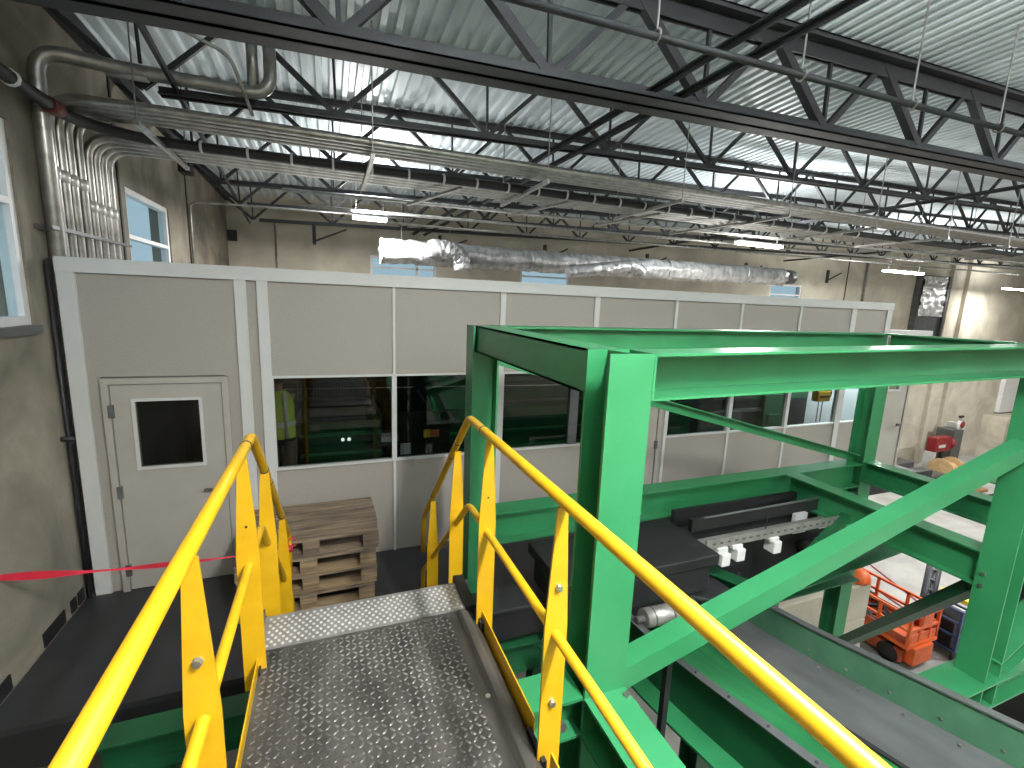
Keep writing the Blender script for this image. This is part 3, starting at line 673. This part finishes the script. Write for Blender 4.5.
for x in (WX0-.03, WX1+.005):
    MB().add([(x, DE+.2, DZ-.25), (x, DE+.28, DZ-.0), (x, 3.98, PZ+.03), (x, 3.72, PZ+.01), (x+.022, DE+.2, DZ-.25), (x+.022, DE+.28, DZ), (x+.022, 3.98, PZ+.03), (x+.022, 3.72, PZ+.01)],
             [(0,1,2,3), (4,5,6,7), (0,1,5,4), (1,2,6,5), (2,3,7,6), (3,0,4,7)]).build('stair_stringer', BLACK, w)

def handrail(xr, side, label):
    """side=+1: right of the deck"""
    t = thing('handrail', label, 'handrail', (xr, 1.2, DZ)); R_ = .0235
    yb = 2.61 if side > 0 else 2.50
    ZT, ZM = -.69, -1.225
    top = bend([(xr, -.9, ZT), (xr, yb, ZT), (xr, 4.03, -1.98), (xr, 4.05 if side > 0 else 4.0, -2.34)], .07, 8)
    MB().tube(top, R_, 16).build('top_rail', YELLOW, t, True)
    my = 2.57 if side > 0 else 2.62
    mid = bend([(xr, -.9, ZM), (xr, my, ZM), (xr, 4.06, -2.55), (xr, 4.05, -2.8)], .07, 8)
    MB().tube(mid, .0195, 14).build('mid_rail', YELLOW, t, True)
    for y in (2.33, 2.86, 3.02, 3.6):
        zz = ZT if y < yb else ZT-(y-yb)*(1.29/(4.03-yb)); dz = 0 if y < yb else -.88
        d = V((0, 1, dz)).normalized()*.006
        MB().tube([V((xr, y, zz))-d, V((xr, y, zz))+d], R_+.0015, 14).build('joint_ring', JOIST, t, True)
    def pl(y, ztop, zbot, notch=0):
        xc = xr; zmid = ztop-(ztop-zbot)*.40
        h1, h2 = .02, .047
        poly = [(xc-h1, ztop), (xc+h1, ztop), (xc+h2, zmid), (xc+h2, zbot+.02), (xc+h2-.02, zbot), (xc-h2, zbot), (xc-h2, zmid)]
        o = MB().prism([(a, b) for a, b in poly], 1, y-.005, y+.005).build('post', YELLOW, t)
        return o
    for y, zt, zb, bolts in ((2.22, -.715, -1.86, 0), (1.39, -.715, -1.92, 1), (.0-.35, -.715, -1.92, 0)):
        o = pl(y, zt, zb)
        if bolts:
            for bx_, bz in ((0, -1.03), (0.0, -1.52)):
                MB().lathe([(.0, -.016), (.012, -.016), (.012, -.006), (.016, -.005), (.016, 0), (0, 0)], (xr+bx_, y-.005, bz), 6, 1).build('bolt', BOLT, o)
        else:
            MB().lathe([(0, -.0008), (.006, -.0008), (.006, 0), (0, 0)], (xr, y-.0052, -1.03), 10, 1).build('hole', BLACK, o)
    for y, zt, zb in ((2.86, -.98, -2.08), (3.62, -1.66, -2.76)): pl(y, zt, zb)
    xt = xr-side*.012
    MB().box((xt-.003, 1.5, DZ-.09), (xt+.003, 2.29, DZ+.06)).build('toe_board', YELLOW, t)
    MB().box((xt-.003, -.9, DZ-.09), (xt+.003, 1.34, DZ+.06)).build('toe_board', YELLOW, t)
    MB().box((xt-side*.018-.005, 1.36, DZ-.16), (xt-side*.006, 1.52, DZ+.0)).build('toe_bracket', BLACK, t); MB().box((xt-side*.018-.005, 2.17, DZ-.16), (xt-side*.006, 2.31, DZ+.02)).build('toe_bracket', BLACK, t)
handrail(.762, 1, 'yellow tubular handrail on tapered posts along the green frame side of the walkway')
handrail(-.372, -1, 'yellow tubular handrail on tapered posts along the pallet side of the walkway')
# red tape tied to the stair end of the pallet-side rail
t = thing('red_tape', 'red barrier tape stretched from the left wall to the yellow rail end', 'tape', (-1.2, 3.9, -2.1))
mb = MB(); A, B_ = V((-2.24, 4.11, -2.07)), V((-.39, 3.98, -2.09)); n = 40
for i in range(n+1):
    q = A.lerp(B_, i/n); q.z -= .03*math.sin(math.pi*i/n); tw = .5+.45*math.sin(i*.35); hw = (.026*(1-i/n)+.007)
    mb.v += [q+V((0, .3*hw*(1-tw), hw*tw+.003)), q-V((0, .3*hw*(1-tw), hw*tw+.003))]
mb.f = [(2*i, 2*i+1, 2*i+3, 2*i+2) for i in range(n)]; mb.build('tape', RED, t)
MB().tube([(-.372, 4.0, -2.12), (-.372, 4.0, -2.075)], .03, 14).tube(arc((-.34, 3.99, -2.04), .035, 0, 5.5, (1,0,0), (0,0,1), 12), .004, 6).build('knot', RED, t, True)

# ------------------------------------------------------------------ pallets
def pallet_parts(parent, z, x0, y0, m1, m2, rnd):
    L_, W_ = 1.2, .8
    P_ = lambda: rnd.uniform(-.004, .004)
    for k, (a, b) in enumerate(((0, .14), (.185, .28), (.325, .47), (.515, .61), (.655, .8))):
        MB().box((x0+P_()*2, y0+a, z+.152), (x0+L_+P_()*2, y0+b, z+.18)).build('top_board', m1, parent, bevel=.003)
    for a in (0, .5275, 1.055): MB().box((x0+a, y0, z+.126), (x0+a+.145, y0+W_, z+.152)).build('cross_board', m1, parent)
    for a in (0, .5275, 1.055):
        for b in (0, .3275, .655): MB().box((x0+a+P_(), y0+b+.003, z+.026), (x0+a+.145+P_(), y0+b+.142, z+.126)).build('block', m2, parent, bevel=.003)
    for b in (0, .3275, .655): MB().box((x0+P_()*2, y0+b, z), (x0+L_+P_()*2, y0+b+.145, z+.026)).build('bottom_board', m2, parent, bevel=.003)
rnd = random.Random(11)
pw = ['bottom wooden pallet of the stack beside the stairs', 'second wooden pallet up in the stack beside the stairs', 'third wooden pallet up in the stack, just under the top one', 'topmost grey weathered wooden pallet of the stack beside the stairs']
for k in range(4):
    z = PZ+.1805*k; ox = rnd.uniform(-.012, .012)+.01*k-.02; oy = rnd.uniform(-.012, .012)
    t = thing('wooden_pallet', pw[k], 'pallet', (-.2, 4.7, z), 'stacked wooden pallets')
    pallet_parts(t, z, -.835+ox, 4.33+oy, WOOD if k > 1 else WOOD, WOODL if k < 3 else WOOD, rnd)

# ------------------------------------------------------------------ green steel frame
ZT = -.197; ZL = -1.83
fr = thing('support_gantry', 'bright green H-beam support frame right of the walkway', 'steel frame', (3.6, 2.7, GZ))
def column(x0, y0, zb, zt, nm='column', turn=False):
    """flanges face front and back"""
    if turn: return MB().ibeam((x0+.112, y0+.1, zb), (x0+.112, y0+.1, zt), .225, .2, (1, 0, 0)).build(nm, GREEN, fr)
    return MB().ibeam((x0+.112, y0+.1, zb), (x0+.112, y0+.1, zt), .2, .225, (0, 1, 0)).build(nm, GREEN, fr)
c1 = column(1.086, 1.65, GZ, ZT)
c2 = column(1.07, 3.6, PZ, ZT-.0, turn=True)
c3 = column(4.84, 1.65, GZ, ZT-.19, turn=True)
c4 = column(6.19, 3.6, GZ, ZT-.2)
c5 = column(9.2, 1.65, GZ, ZT-.2)
def hb(p, q, d=.2, w_=.2, nm='beam', up=(0,0,1), m_=GREEN): return MB().ibeam(p, q, d, w_, up).build(nm, m_, fr)
BD = .21
MB().channel((1.198, 1.855, ZT-BD/2), (1.198, 3.7, ZT-BD/2), BD, .2).build('top_beam', GREEN, fr)              # left, front to back (dark web)
MB().channel((1.325, 1.75, ZT-BD/2), (9.4, 1.75, ZT-BD/2+.1), BD, .2).build('top_beam', GREEN, fr)               # front
hb((1.3, 3.7, ZT-BD/2+.0), (6.4, 3.7, ZT-BD/2), BD, .2, 'top_beam')                # back
hb((6.3, 3.6, ZT-BD/2), (6.3, 1.85, ZT-BD/2), BD, .2, 'top_beam')                  # right
MB().box((1.312, 1.65, ZT-BD), (1.325, 1.85, ZT)).build('end_plate', GREEN, fr)
hb((1.3, 3.7, ZL-.15), (6.19, 3.7, ZL-.15), .3, .2, 'lower_beam')
hb((4.95, 3.6, ZL-.15), (4.95, 1.85, ZL-.15), .3, .2, 'lower_beam')
hb((6.3, 3.6, ZL-.1), (6.3, .2, ZL-.1), .26, .2, 'lower_beam')
hb((1.198, 1.65, ZL-.13), (1.198, -1.2, ZL-.13), .22, .23, 'lower_beam')
hb((1.086, 1.76, ZL-.13), (.80, 1.76, ZL-.13), .22, .2, 'stub_beam')
hb((1.3, 1.75, PZ-.1), (9.2, 1.75, PZ-.1), .26, .22, 'base_beam')
MB().box((4.4, 1.62, PZ+.03), (5.3, 1.9, PZ+.045)).build('base_plate', GREEN, fr)
MB().channel((5.07, 1.75, -2.85), (7.6, 1.75, -1.75), .2, .2).build('diagonal_brace', GREEN, fr)
# braces
MB().bar((1.315, 1.75, -1.86), (4.84, 1.75, -.93), .12, .12).build('diagonal_brace', GREEN, fr)
MB().bar((1.25, 3.72, -.46), (6.19, 3.72, -1.78), .012, .1).bar((1.25, 3.69, -.46), (6.19, 3.69, -1.78), .08, .012, oh=.045).build('diagonal_brace', GREEN, fr)
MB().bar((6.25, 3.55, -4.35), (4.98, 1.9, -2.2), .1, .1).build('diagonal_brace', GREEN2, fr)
# bolts on the frame
for x, y, z in ((1.12, 1.745, ZT-.05),): MB().lathe([(0, 0), (.014, 0), (.014, .012), (0, .012)], (1.175, 1.70, ZT-.045), 10, 0).build('bolt', BOLT, c1)
for z in (-2.0, -2.1): MB().lathe([(0, -.02), (.016, -.02), (.016, 0), (0, 0)], (4.84, 1.8, z), 6, 0).build('bolt', BOLT, c3)
MB().lathe([(0, 0), (.018, 0), (.018, .014), (0, .014)], (1.29, 1.6, ZL-.02), 6).lathe([(0, -.03), (.022, -.03), (.022, 0), (0, 0)], (.98, 1.68, ZL-.15), 6, 1).build('bolt', BOLT, c1)
MB().add([(1.11, 1.652, -1.83), (1.112, 1.652, -1.83), (1.11, 1.4, -2.03), (1.112, 1.4, -2.03)], [(0, 1, 3, 2)]).build('gusset', GREEN, fr)

# ------------------------------------------------------------------ incline conveyor below the frame
cv = thing('incline_conveyor', 'green trough conveyor sloping away under the yellow rail', 'conveyor', (2.8, 1.2, -2.6))
xn, xf = 2.2, 3.4
def zc(y): return -1.927-.215*y if y < 2.0 else (-2.357-.215*(y-2.0)+.10*(y-2.0)**2)
ys = [-1.2, -.4, .4, 1.2, 1.6, 2.0, 2.2, 2.4, 2.6, 2.8]
def strip(nm, prof, m_, y_list=ys, par=cv):
    """prof: closed polygon of (x, dz) swept along the conveyor line"""
    mb = MB(); n_ = len(prof)
    for y in y_list:
        for x, dz in prof: mb.v.append(V((x, y, zc(y)+dz)))
    for i in range(len(y_list)-1):
        for k in range(n_): mb.f.append((i*n_+k, i*n_+(k+1) % n_, (i+1)*n_+(k+1) % n_, (i+1)*n_+k))
    mb.f += [tuple(range(n_)), tuple((len(y_list)-1)*n_+k for k in range(n_))]
    return mb.build(nm, m_, par)
strip('near_edge_flange', [(xn-.03, 0), (xn+.03, 0), (xn+.03, -.01), (xn-.03, -.01)], GREYS)
strip('near_side', [(xn-.005, -.01), (xn+.005, -.01), (xn+.005, -.5), (xn-.005, -.5)], GREEN2)
strip('near_ledge', [(xn-.16, -.36), (xn, -.36), (xn, -.38), (xn-.16, -.38)], GREEN)
strip('belt', [(xn+.03, -.16), (xn+.72, -.30), (xn+.72, -.31), (xn+.03, -.17)], BELT)
strip('liner', [(xn+.74, -.28), (xf-.07, -.20), (xf-.07, -.21), (xn+.74, -.30)], GREYS)
strip('liner_edge', [(xn+.72, -.285), (xn+.74, -.275), (xn+.74, -.31), (xn+.72, -.31)], BLACK)
strip('far_side', [(xf-.07, -.205), (xf, -.01), (xf+.012, -.01), (xf+.0, -.55), (xf-.06, -.55)], SKIRT)
strip('far_edge_flange', [(xf-.015, 0), (xf+.045, 0), (xf+.045, -.012), (xf-.015, -.012)], GREYS)
for k in range(9):
    y = -.2+.27*k
    MB().lathe([(0, 0), (.011, 0), (.009, .008), (0, .008)], (xf-.13, y, zc(y)-.203), 8).build('liner_bolt', BOLT, cv)
    MB().lathe([(0, 0), (.009, 0), (.008, .006), (0, .006)], (xn, y+.1, zc(y+.1)), 8).build('flange_bolt', JOIST, cv)
    MB().lathe([(0, -.008), (.01, -.006), (.01, 0), (0, 0)], (xf-.055, y+.13, zc(y+.13)-.15), 8, 0).build('skirt_bolt', BOLT, cv)
MB().tube([(xn+.05, 2.68, -2.42), (xn+.55, 2.68, -2.44)], .075, 18).build('end_roller', ALU, cv, True)
MB().tube([(xn-.02, 2.68, -2.42), (xn+.6, 2.68, -2.44)], .03, 10).build('roller_shaft', GREYS, cv, True)
for x in (xn+.12, xn+.3): MB().tube([(x, 2.68, -2.424), (x+.012, 2.68, -2.424)], .079, 18).build('roller_ring', GREYS, cv, True)
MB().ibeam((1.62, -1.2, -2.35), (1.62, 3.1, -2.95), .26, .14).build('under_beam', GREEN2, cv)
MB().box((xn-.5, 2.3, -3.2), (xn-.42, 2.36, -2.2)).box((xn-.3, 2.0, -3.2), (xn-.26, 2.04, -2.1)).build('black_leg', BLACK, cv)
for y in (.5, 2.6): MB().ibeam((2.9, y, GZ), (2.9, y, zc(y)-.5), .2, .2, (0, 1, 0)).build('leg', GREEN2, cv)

# black tail cover and skirt box of the conveyor feeding it
t = thing('conveyor_cover', 'flat black conveyor cover plate with rounded corner behind the green column', 'cover', (2.3, 3.1, -2.6))
poly = [(.85, 3.58), (.85, 3.28), (1.9, 3.28), (2.47, 3.1), (2.9, 3.02), (3.25, 2.72), (3.42, 2.8), (3.4, 3.2), (3.1, 3.58)]
MB().prism(poly, 2, -2.585, -2.55).build('plate', BLACKP, t, bevel=.006)
MB().prism([(a, b) for a, b in [(.87, 3.56), (.87, 3.3), (1.92, 3.3), (2.48, 3.12), (2.9, 3.05), (3.22, 2.8), (3.1, 3.56)]], 2, -2.85, -2.586).build('skirt', BLACK, t)
for x in (2.0, 2.52, 2.7): MB().lathe([(0, 0), (.012, 0), (.01, .008), (0, .008)], (x, 3.02+.12*(2.62-x), -2.55) if x > 2.3 else (x, 3.33, -2.55), 8).build('bolt', BOLT, t)
t = thing('belt_head_box', 'black rubber skirt box at the end of the rear conveyor', 'conveyor box', (2.5, 3.2, -2.4))
MB().box((1.6, 2.82, -2.2), (3.13, 3.52, -2.1)).box((1.65, 2.86, -2.46), (3.08, 3.48, -2.2)).build('box', BLACK, t, bevel=.01)

# grey perforated cable tray with white sensor blocks and rear machinery
t = thing('cable_tray', 'grey cable channel below the rear green beam', 'cable tray', (4, 3.0, -2.1))
MB().prism([(2.98, -2.15), (3.14, -2.15), (3.14, -2.13), (3.0, -2.13), (3.0, -2.06), (2.98, -2.06)], 0, 3.13, 5.2).build('channel', ALU, t)
for k in range(22): MB().box((3.2+.09*k, 2.976, -2.112), (3.235+.09*k, 2.981, -2.096)).build('slot', GREYS, t)
for i, (x, dz) in enumerate(((3.30, -.02), (3.48, 0), (3.95, 0), (4.9, .02))):
    tag(MB().box((x, 2.94, -2.31+dz), (x+.1, 3.06, -2.19+dz)).box((x-.04, 2.96, -2.19+dz), (x+.08, 3.06, -2.15)).build('sensor_block', WHITE, bevel=.008), 'small off-white sensor block under the grey cable channel, '+['nearest the black box', 'second from the black box', 'third from the black box', 'nearest the far green column'][i], 'sensor')
t = thing('rear_conveyor', 'dark conveyor frame with pale idlers under the rear green beam', 'conveyor', (4.6, 3.6, -2.4))
MB().box((3.2, 3.25, -2.12), (5.6, 3.3, -2.0)).box((3.2, 3.5, -2.2), (5.6, 3.55, -2.02)).build('side_rail', BLACK, t)
MB().tube([(3.35, 3.26, -2.0), (5.3, 3.26, -1.98)], .012, 8).build('pale_pipe', GREYS, t, True)
MB().box((3.2, 3.3, -2.24), (5.6, 3.5, -2.2)).build('belt', BLACK, t)
for x in (4.55, 4.95, 5.3): MB().box((x, 3.2, -2.32), (x+.18, 3.24, -2.1)).build('white_bracket', WHITE, t)
MB().tube([(4.0, 3.1, -1.95), (4.0, 3.1, -2.3)], .006, 6).build('rod', JOIST, t)
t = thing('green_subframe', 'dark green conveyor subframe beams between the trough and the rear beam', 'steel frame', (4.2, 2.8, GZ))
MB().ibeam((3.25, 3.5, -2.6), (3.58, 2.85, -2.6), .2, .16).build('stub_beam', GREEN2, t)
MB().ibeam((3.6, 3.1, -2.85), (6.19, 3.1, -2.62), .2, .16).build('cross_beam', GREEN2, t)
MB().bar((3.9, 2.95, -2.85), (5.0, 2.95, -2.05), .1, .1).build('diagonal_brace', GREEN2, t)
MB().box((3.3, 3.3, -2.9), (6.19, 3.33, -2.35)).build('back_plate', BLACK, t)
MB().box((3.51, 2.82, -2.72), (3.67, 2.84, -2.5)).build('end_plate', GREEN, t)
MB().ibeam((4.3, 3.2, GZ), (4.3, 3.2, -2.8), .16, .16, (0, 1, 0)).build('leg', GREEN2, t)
t = thing('cable_bundle', 'black looping cables and motors by the far green column', 'cables', (5.1, 3.0, -2.3))
for k in range(6):
    a = 4.85+.07*k
    MB().tube(bend([(a, 3.0, -2.06), (a+.08, 2.95, -2.3-.03*k), (a-.08, 3.1, -2.45), (a+.15, 3.15, -2.7)], .05, 5), .012, 8).build('cable', BLACK, t, True)
MB().lathe([(0, 0), (.09, 0), (.09, .22), (0, .22)], (4.75, 3.2, -2.52), 16, 0).build('motor', BLACK, t, True)

# ------------------------------------------------------------------ plant floor beyond
t = thing('concrete_barrier', 'pale concrete block wall under the rear conveyor', 'barrier', (8, 5.1, GZ))
for k in range(3): MB().box((6.7, 4.9, GZ+.745*k), (9.3, 5.4, GZ+.735+.745*k)).build('block_course', CONC2, t, bevel=.02)
tag(MB().lathe([(.18, 0), (.2, .06), (.17, .16), (.08, .22), (0, .23)], (9.08, 5.02, GZ+2.235), 14).build('orange_cap', ORANGE, None, True), 'small orange cap on the end of the concrete block wall', 'cap')

# orange scissor lift
lf = thing('scissor_lift', 'orange scissor lift parked on the plant floor with folded guardrails', 'lift', (11.5, 5.8, GZ))
X0, X1, Y0, Y1 = 10.65, 11.65, 4.8, 6.4
MB().box((X0+.05, Y0+.1, GZ+.12), (X1-.05, Y1-.1, GZ+.38)).build('chassis', ORANGED, lf, bevel=.02)
for x in (X0+.03, X1-.15):
    for y in (Y0+.35, Y1-.35): MB().lathe([(0, 0), (.19, 0), (.2, .02), (.2, .1), (.19, .12), (0, .12)], (x, y, GZ+.2), 18, 0).build('wheel', BLACK, lf, True)
MB().box((X0, Y0, GZ+.5), (X1, Y1, GZ+.58)).build('platform', ORANGE, lf)
for s in (0, 1):
    for k in range(2):
        MB().bar((X0+.2+.6*s, Y0+.2, GZ+.36+.03*k), (X0+.2+.6*s, Y1-.2, GZ+.52-.03*k), .06, .06).build('scissor_arm', ORANGED, lf)
for x in (X0+.03, X1-.03):
    for y in (Y0+.03, Y0+.6, Y0+1.2, Y1-.03): MB().box((x-.025, y-.025, GZ+.58), (x+.025, y+.025, GZ+1.22)).build('guard_post', ORANGE, lf)
    for z in (.9, 1.2): MB().bar((x, Y0, GZ+z), (x, Y1, GZ+z), .05, .05).build('guard_rail', ORANGE, lf)
    MB().box((x-.01, Y0, GZ+.58), (x+.01, Y1, GZ+.74)).build('toe_plate', ORANGED, lf)
for y in (Y0+.03, Y1-.03):
    for z in (.9, 1.2): MB().bar((X0, y, GZ+z), (X1, y, GZ+z), .05, .05).build('guard_rail', ORANGE, lf)
    for x in (X0+.38, X0+.72): MB().box((x-.02, y-.02, GZ+.58), (x+.02, y+.02, GZ+1.2)).build('gate_post', ORANGE, lf)
    MB().box((X0, y-.01, GZ+.58), (X1, y+.01, GZ+.78)).build('toe_plate', ORANGE, lf)
MB().box((X0+.4, Y0+.0, GZ+.95), (X0+.7, Y0+.03, GZ+1.18)).build('gate_panel', ORANGE, lf)
MB().box((X0+.2, Y0-.05, GZ+.12), (X1-.2, Y0+.1, GZ+.5)).build('ladder', ORANGE, lf)
t = thing('hose_coil', 'black hose heap lying on the orange lift platform', 'hose', (11.2, 6, GZ+.6))
for k in range(5):
    c = (X0+.35+.1*k, Y0+.7+.16*k, GZ+.64+.03*(k % 3)); MB().tube(arc(c, .2+.02*k, 0, 6.2, (1,0,.2), (0,1,.1), 20), .035, 8).build('hose', BLACK, t, True)
# red tape lines on the floor
for i, (a, b_) in enumerate((((13.4, 7.35), (12.9, 5.5)), ((14.65, 8.25), (13.7, 6.1)), ((13.1, 7.4), (12.6, 5.5)))):
    tag(MB().bar((a[0], a[1], GZ+.012), (b_[0], b_[1], GZ+.012), .05, .016).build('floor_line', REDP), 'thin red line along the plant floor behind the orange lift, '+['middle of the three', 'farthest from the lift', 'closest to the lift'][i], 'floor line')
# blue trolley
t = thing('blue_trolley', 'blue framed trolley with a yellow top beside the orange lift', 'trolley', (12.6, 5.0, GZ))
X0, X1, Y0, Y1 = 12.05, 12.85, 4.65, 5.25
for x in (X0, X1):
    for y in (Y0, Y1): MB().box((x-.025, y-.025, GZ+.15), (x+.025, y+.025, GZ+1.15)).build('upright', BLUE, t); 
for z in (.2, .55, .85, 1.12):
    for y in (Y0, Y1): MB().bar((X0, y, GZ+z), (X1, y, GZ+z), .04, .04).build('cross_rail', BLUE, t)
    for x in (X0, X1): MB().bar((x, Y0, GZ+z), (x, Y1, GZ+z), .04, .04).build('side_rail', BLUE, t)
MB().box((X0+.03, Y0+.03, GZ+.2), (X1-.03, Y1-.03, GZ+.24)).box((X0+.03, Y0+.1, GZ+.24), (X1-.05, Y1-.05, GZ+.8)).build('load', BLACK, t)
MB().box((X0+.35, Y0, GZ+1.14), (X1+.05, Y1, GZ+1.24)).build('yellow_top', LABY, t, bevel=.01)
for x in (X0, X1):
    for y in (Y0, Y1): MB().lathe([(0, -.03), (.1, -.03), (.12, 0), (.1, .03), (0, .03)], (x, y, GZ+.12), 14, 1).build('wheel', BLACK, t, True)
MB().bar((X0+.1, Y0-.03, GZ+.3), (X0+.5, Y0-.03, GZ+1.0), .02, .02).build('white_strap', WHITE, t)
t = thing('tube_bundle', 'dark ribbed tubes leaning behind the blue trolley', 'tubes', (12.6, 5.5, GZ))
for k in range(3): MB().tube([(12.1+.16*k, 5.35, GZ+.05), (12.9+.16*k, 5.7, GZ+1.45)], .075, 12).build('tube', JOIST, t, True)
for k in range(7): MB().tube([(12.2+.115*k, 5.36+.05*k, GZ+.15+.2*k), (12.22+.115*k, 5.365+.05*k, GZ+.19+.2*k)], .1, 10).build('clamp', GREYS, t, True)
# wheel chock / caster on the floor
t = thing('floor_caster', 'small tan caster bracket lying on the plant floor behind the green column', 'caster', (15.3, 8.4, GZ))
MB().lathe([(0, -.06), (.16, -.06), (.16, .06), (0, .06)], (15.3, 8.4, GZ+.16), 14, 1).build('wheel', BROWN, t, True)
MB().lathe([(0, -.06), (.13, -.06), (.13, .06), (0, .06)], (14.75, 8.35, GZ+.13), 14, 1).build('dark_wheel', BLACK, t, True)
MB().box((14.7, 8.3, GZ+.1), (15.4, 8.34, GZ+.2)).build('bracket', GREYS, t)
# black machine to the right of the mid column
t = thing('black_bin', 'black machine housing right of the green mid column', 'machine', (8.6, 3.0, GZ))
MB().box((9.75, 2.3, GZ), (11.2, 3.2, GZ+3.3)).box((11.2, 2.4, GZ), (11.6, 3.2, GZ+1.7)).build('body', BLACK, t, bevel=.03)
MB().box((9.74, 2.7, GZ+2.75), (9.75, 2.95, GZ+3.1)).build('white_sticker', WHITE, t)

# far right end of the plant by the back wall
t = thing('yellow_bucket', 'yellow bucket on a grey plinth against the back wall', 'bucket', (23.6, 12.9, GZ))
MB().lathe([(.22, 0), (.3, .52), (.32, .54), (.28, .54), (.2, .03)], (23.7, 12.95, GZ+.45), 18).build('pail', YELLOW, t, True)
MB().box((22.6, 12.6, GZ), (25.4, 13.3, GZ+.45)).build('base', GREYS, t)
tag(MB().tube([(23.7, 12.95, GZ+.9), (23.75, 12.97, GZ+1.3)], .04, 8).build('mop_handle', LABY, None, True), 'short yellow stick standing in the bucket', 'stick')
t = thing('black_bench', 'low dark bench with grey top near the back wall', 'bench', (23.3, 11.6, GZ))
MB().box((22.0, 11.2, GZ+.3), (25.0, 12.2, GZ+.42)).build('top', GREYS, t)
MB().box((22.0, 11.2, GZ), (25.0, 11.26, GZ+.3)).box((22.0, 12.1, GZ), (25.0, 12.16, GZ+.3)).build('side', BLACK, t)
t = thing('drill_press', 'red headed drill press on a pale stand near the back wall', 'drill press', (27.6, 12.2, GZ))
MB().box((25.6, 12.0, GZ+1.08), (26.8, 12.4, GZ+1.75)).build('head', REDP, t, bevel=.05)
MB().lathe([(0, 0), (.3, 0), (.24, .25), (0, .25)], (26.82, 12.2, GZ+1.4), 18, 0).build('motor_end', REDP, t, True)
MB().box((25.8, 11.99, GZ+1.28), (26.3, 12.0, GZ+1.42)).build('pale_lettering_plate', PTRIM, t)
MB().box((25.55, 12.0, GZ), (25.7, 12.4, GZ+1.08)).build('stand', PTRIM, t)
MB().tube([(26.5, 12.2, GZ+.6), (26.5, 12.2, GZ+1.08)], .08, 10).build('spindle', BLACK, t, True)
t = thing('cable_spool', 'tan wooden cable spool lying below the red drill press', 'spool', (25.4, 11.5, GZ))
MB().lathe([(0, -.45), (.5, -.45), (.5, -.38), (.28, -.36), (.28, .36), (.5, .38), (.5, .45), (0, .45)], (25.6, 11.5, GZ+.5), 22, 0).build('spool', TAN, t)
t = thing('grey_column_cabinet', 'tall grey cabinet with a red round gauge beside the drill press', 'cabinet', (27.8, 12.3, GZ))
MB().box((27.25, 12.2, GZ), (28.0, 12.9, GZ+1.95)).build('body', GREYS, t)
MB().box((28.0, 12.3, GZ), (28.25, 12.9, GZ+2.2)).build('side_post', PTRIM, t)
g = MB().lathe([(0, -.05), (.24, -.05), (.24, .05), (0, .05)], (27.75, 12.3, GZ+2.15), 20, 1).build('gauge', PTRIM, t, True)
MB().lathe([(0, -.03), (.16, -.03), (.16, 0), (0, 0)], (27.85, 12.24, GZ+2.2), 18, 1).build('red_dial', REDP, g, True)
for z in (1.2, 1.5, 1.85, 2.15): MB().box((30.0, BY-.08, GZ+z), (30.35, BY-.005, GZ+z+.1)).build('wall_clip', JOIST, t)
t = thing('wall_panel_box', 'large plain white panel high on the back wall at far right', 'panel', (33, BY, -4))
MB().box((33.2, BY-.2, -4.8), (37, BY-.01, -1.6)).build('panel', WHITE, t)
t = thing('concrete_ledge', 'low concrete block ledge below the white panel', 'ledge', (33, 12.8, GZ))
MB().box((32.2, 12.4, GZ), (37.5, BY-.01, -4.9)).build('block', CONC2, t); MB().box((33.2, 12.38, GZ+.6), (34.6, 12.4, GZ+1.6)).build('recess', GREYS, t)
t = thing('brown_crate', 'brown open crate near the concrete ledge', 'crate', (31.5, 11.5, GZ))
MB().box((31.0, 11.0, GZ), (32.6, 11.9, GZ+.06)).box((31.0, 11.0, GZ), (32.6, 11.06, GZ+.8)).box((31.0, 11.84, GZ), (32.6, 11.9, GZ+.8)).box((31.0, 11.0, GZ), (31.06, 11.9, GZ+.8)).box((32.54, 11.0, GZ), (32.6, 11.9, GZ+.8)).build('box', BROWN, t)
for i, (x, y, sx, sy, h, m_, lab) in enumerate(((25.3, 11.0, 1.6, .7, .18, TAN, 'tan plank pile on the floor near the cable spool'), (24.2, 10.0, 1.5, .8, .12, BROWN, 'brown board lying on the floor left of the cable spool'),
        (27.2, 9.8, 2.2, .9, .08, GREEN, 'flat green sheet lying on the plant floor beside the mid column'), (21.5, 10.6, 1.8, .5, .12, WHITE, 'white sheet lying on the floor behind the far green column'),
        (24.6, 9.3, 2.4, .4, .1, BLACK, 'black bar lying on the floor in front of the spool'), (29.2, 10.7, .9, .6, .45, BROWN, 'small brown box beside the grey cabinet'), (29.4, 9.6, 1.2, .5, .25, TAN, 'short tan timber beside the green sheet'))):
    tag(MB().box((x, y, GZ+.0), (x+sx, y+sy, GZ+h)).box((x+.1, y+.05, GZ+h), (x+sx*.7, y+sy*.6, GZ+h*1.4)).build('floor_board', m_, bevel=.01), lab, 'board' if i != 5 else 'box')
tag(MB().tube([(21.0, BY-.06, GZ), (21.0, BY-.06, 2.2)], .05, 8).build('wall_pipe', COND, None, True), 'slim upright pipe on the back wall beyond the cabin end', 'pipe')

# ------------------------------------------------------------------ world and colour
wd = bpy.data.worlds.new('world'); S.world = wd; wd.use_nodes = True
bg = wd.node_tree.nodes['Background']; bg.inputs['Color'].default_value = (.62, .80, .92, 1); bg.inputs['Strength'].default_value = .75
S.view_settings.view_transform = 'Standard'
S.view_settings.look = 'None'
S.view_settings.exposure = 0.0
S.cycles.use_denoising = True
S.cycles.max_bounces = 8
S.cycles.transparent_max_bounces = 12
S.cycles.sample_clamp_indirect = 4
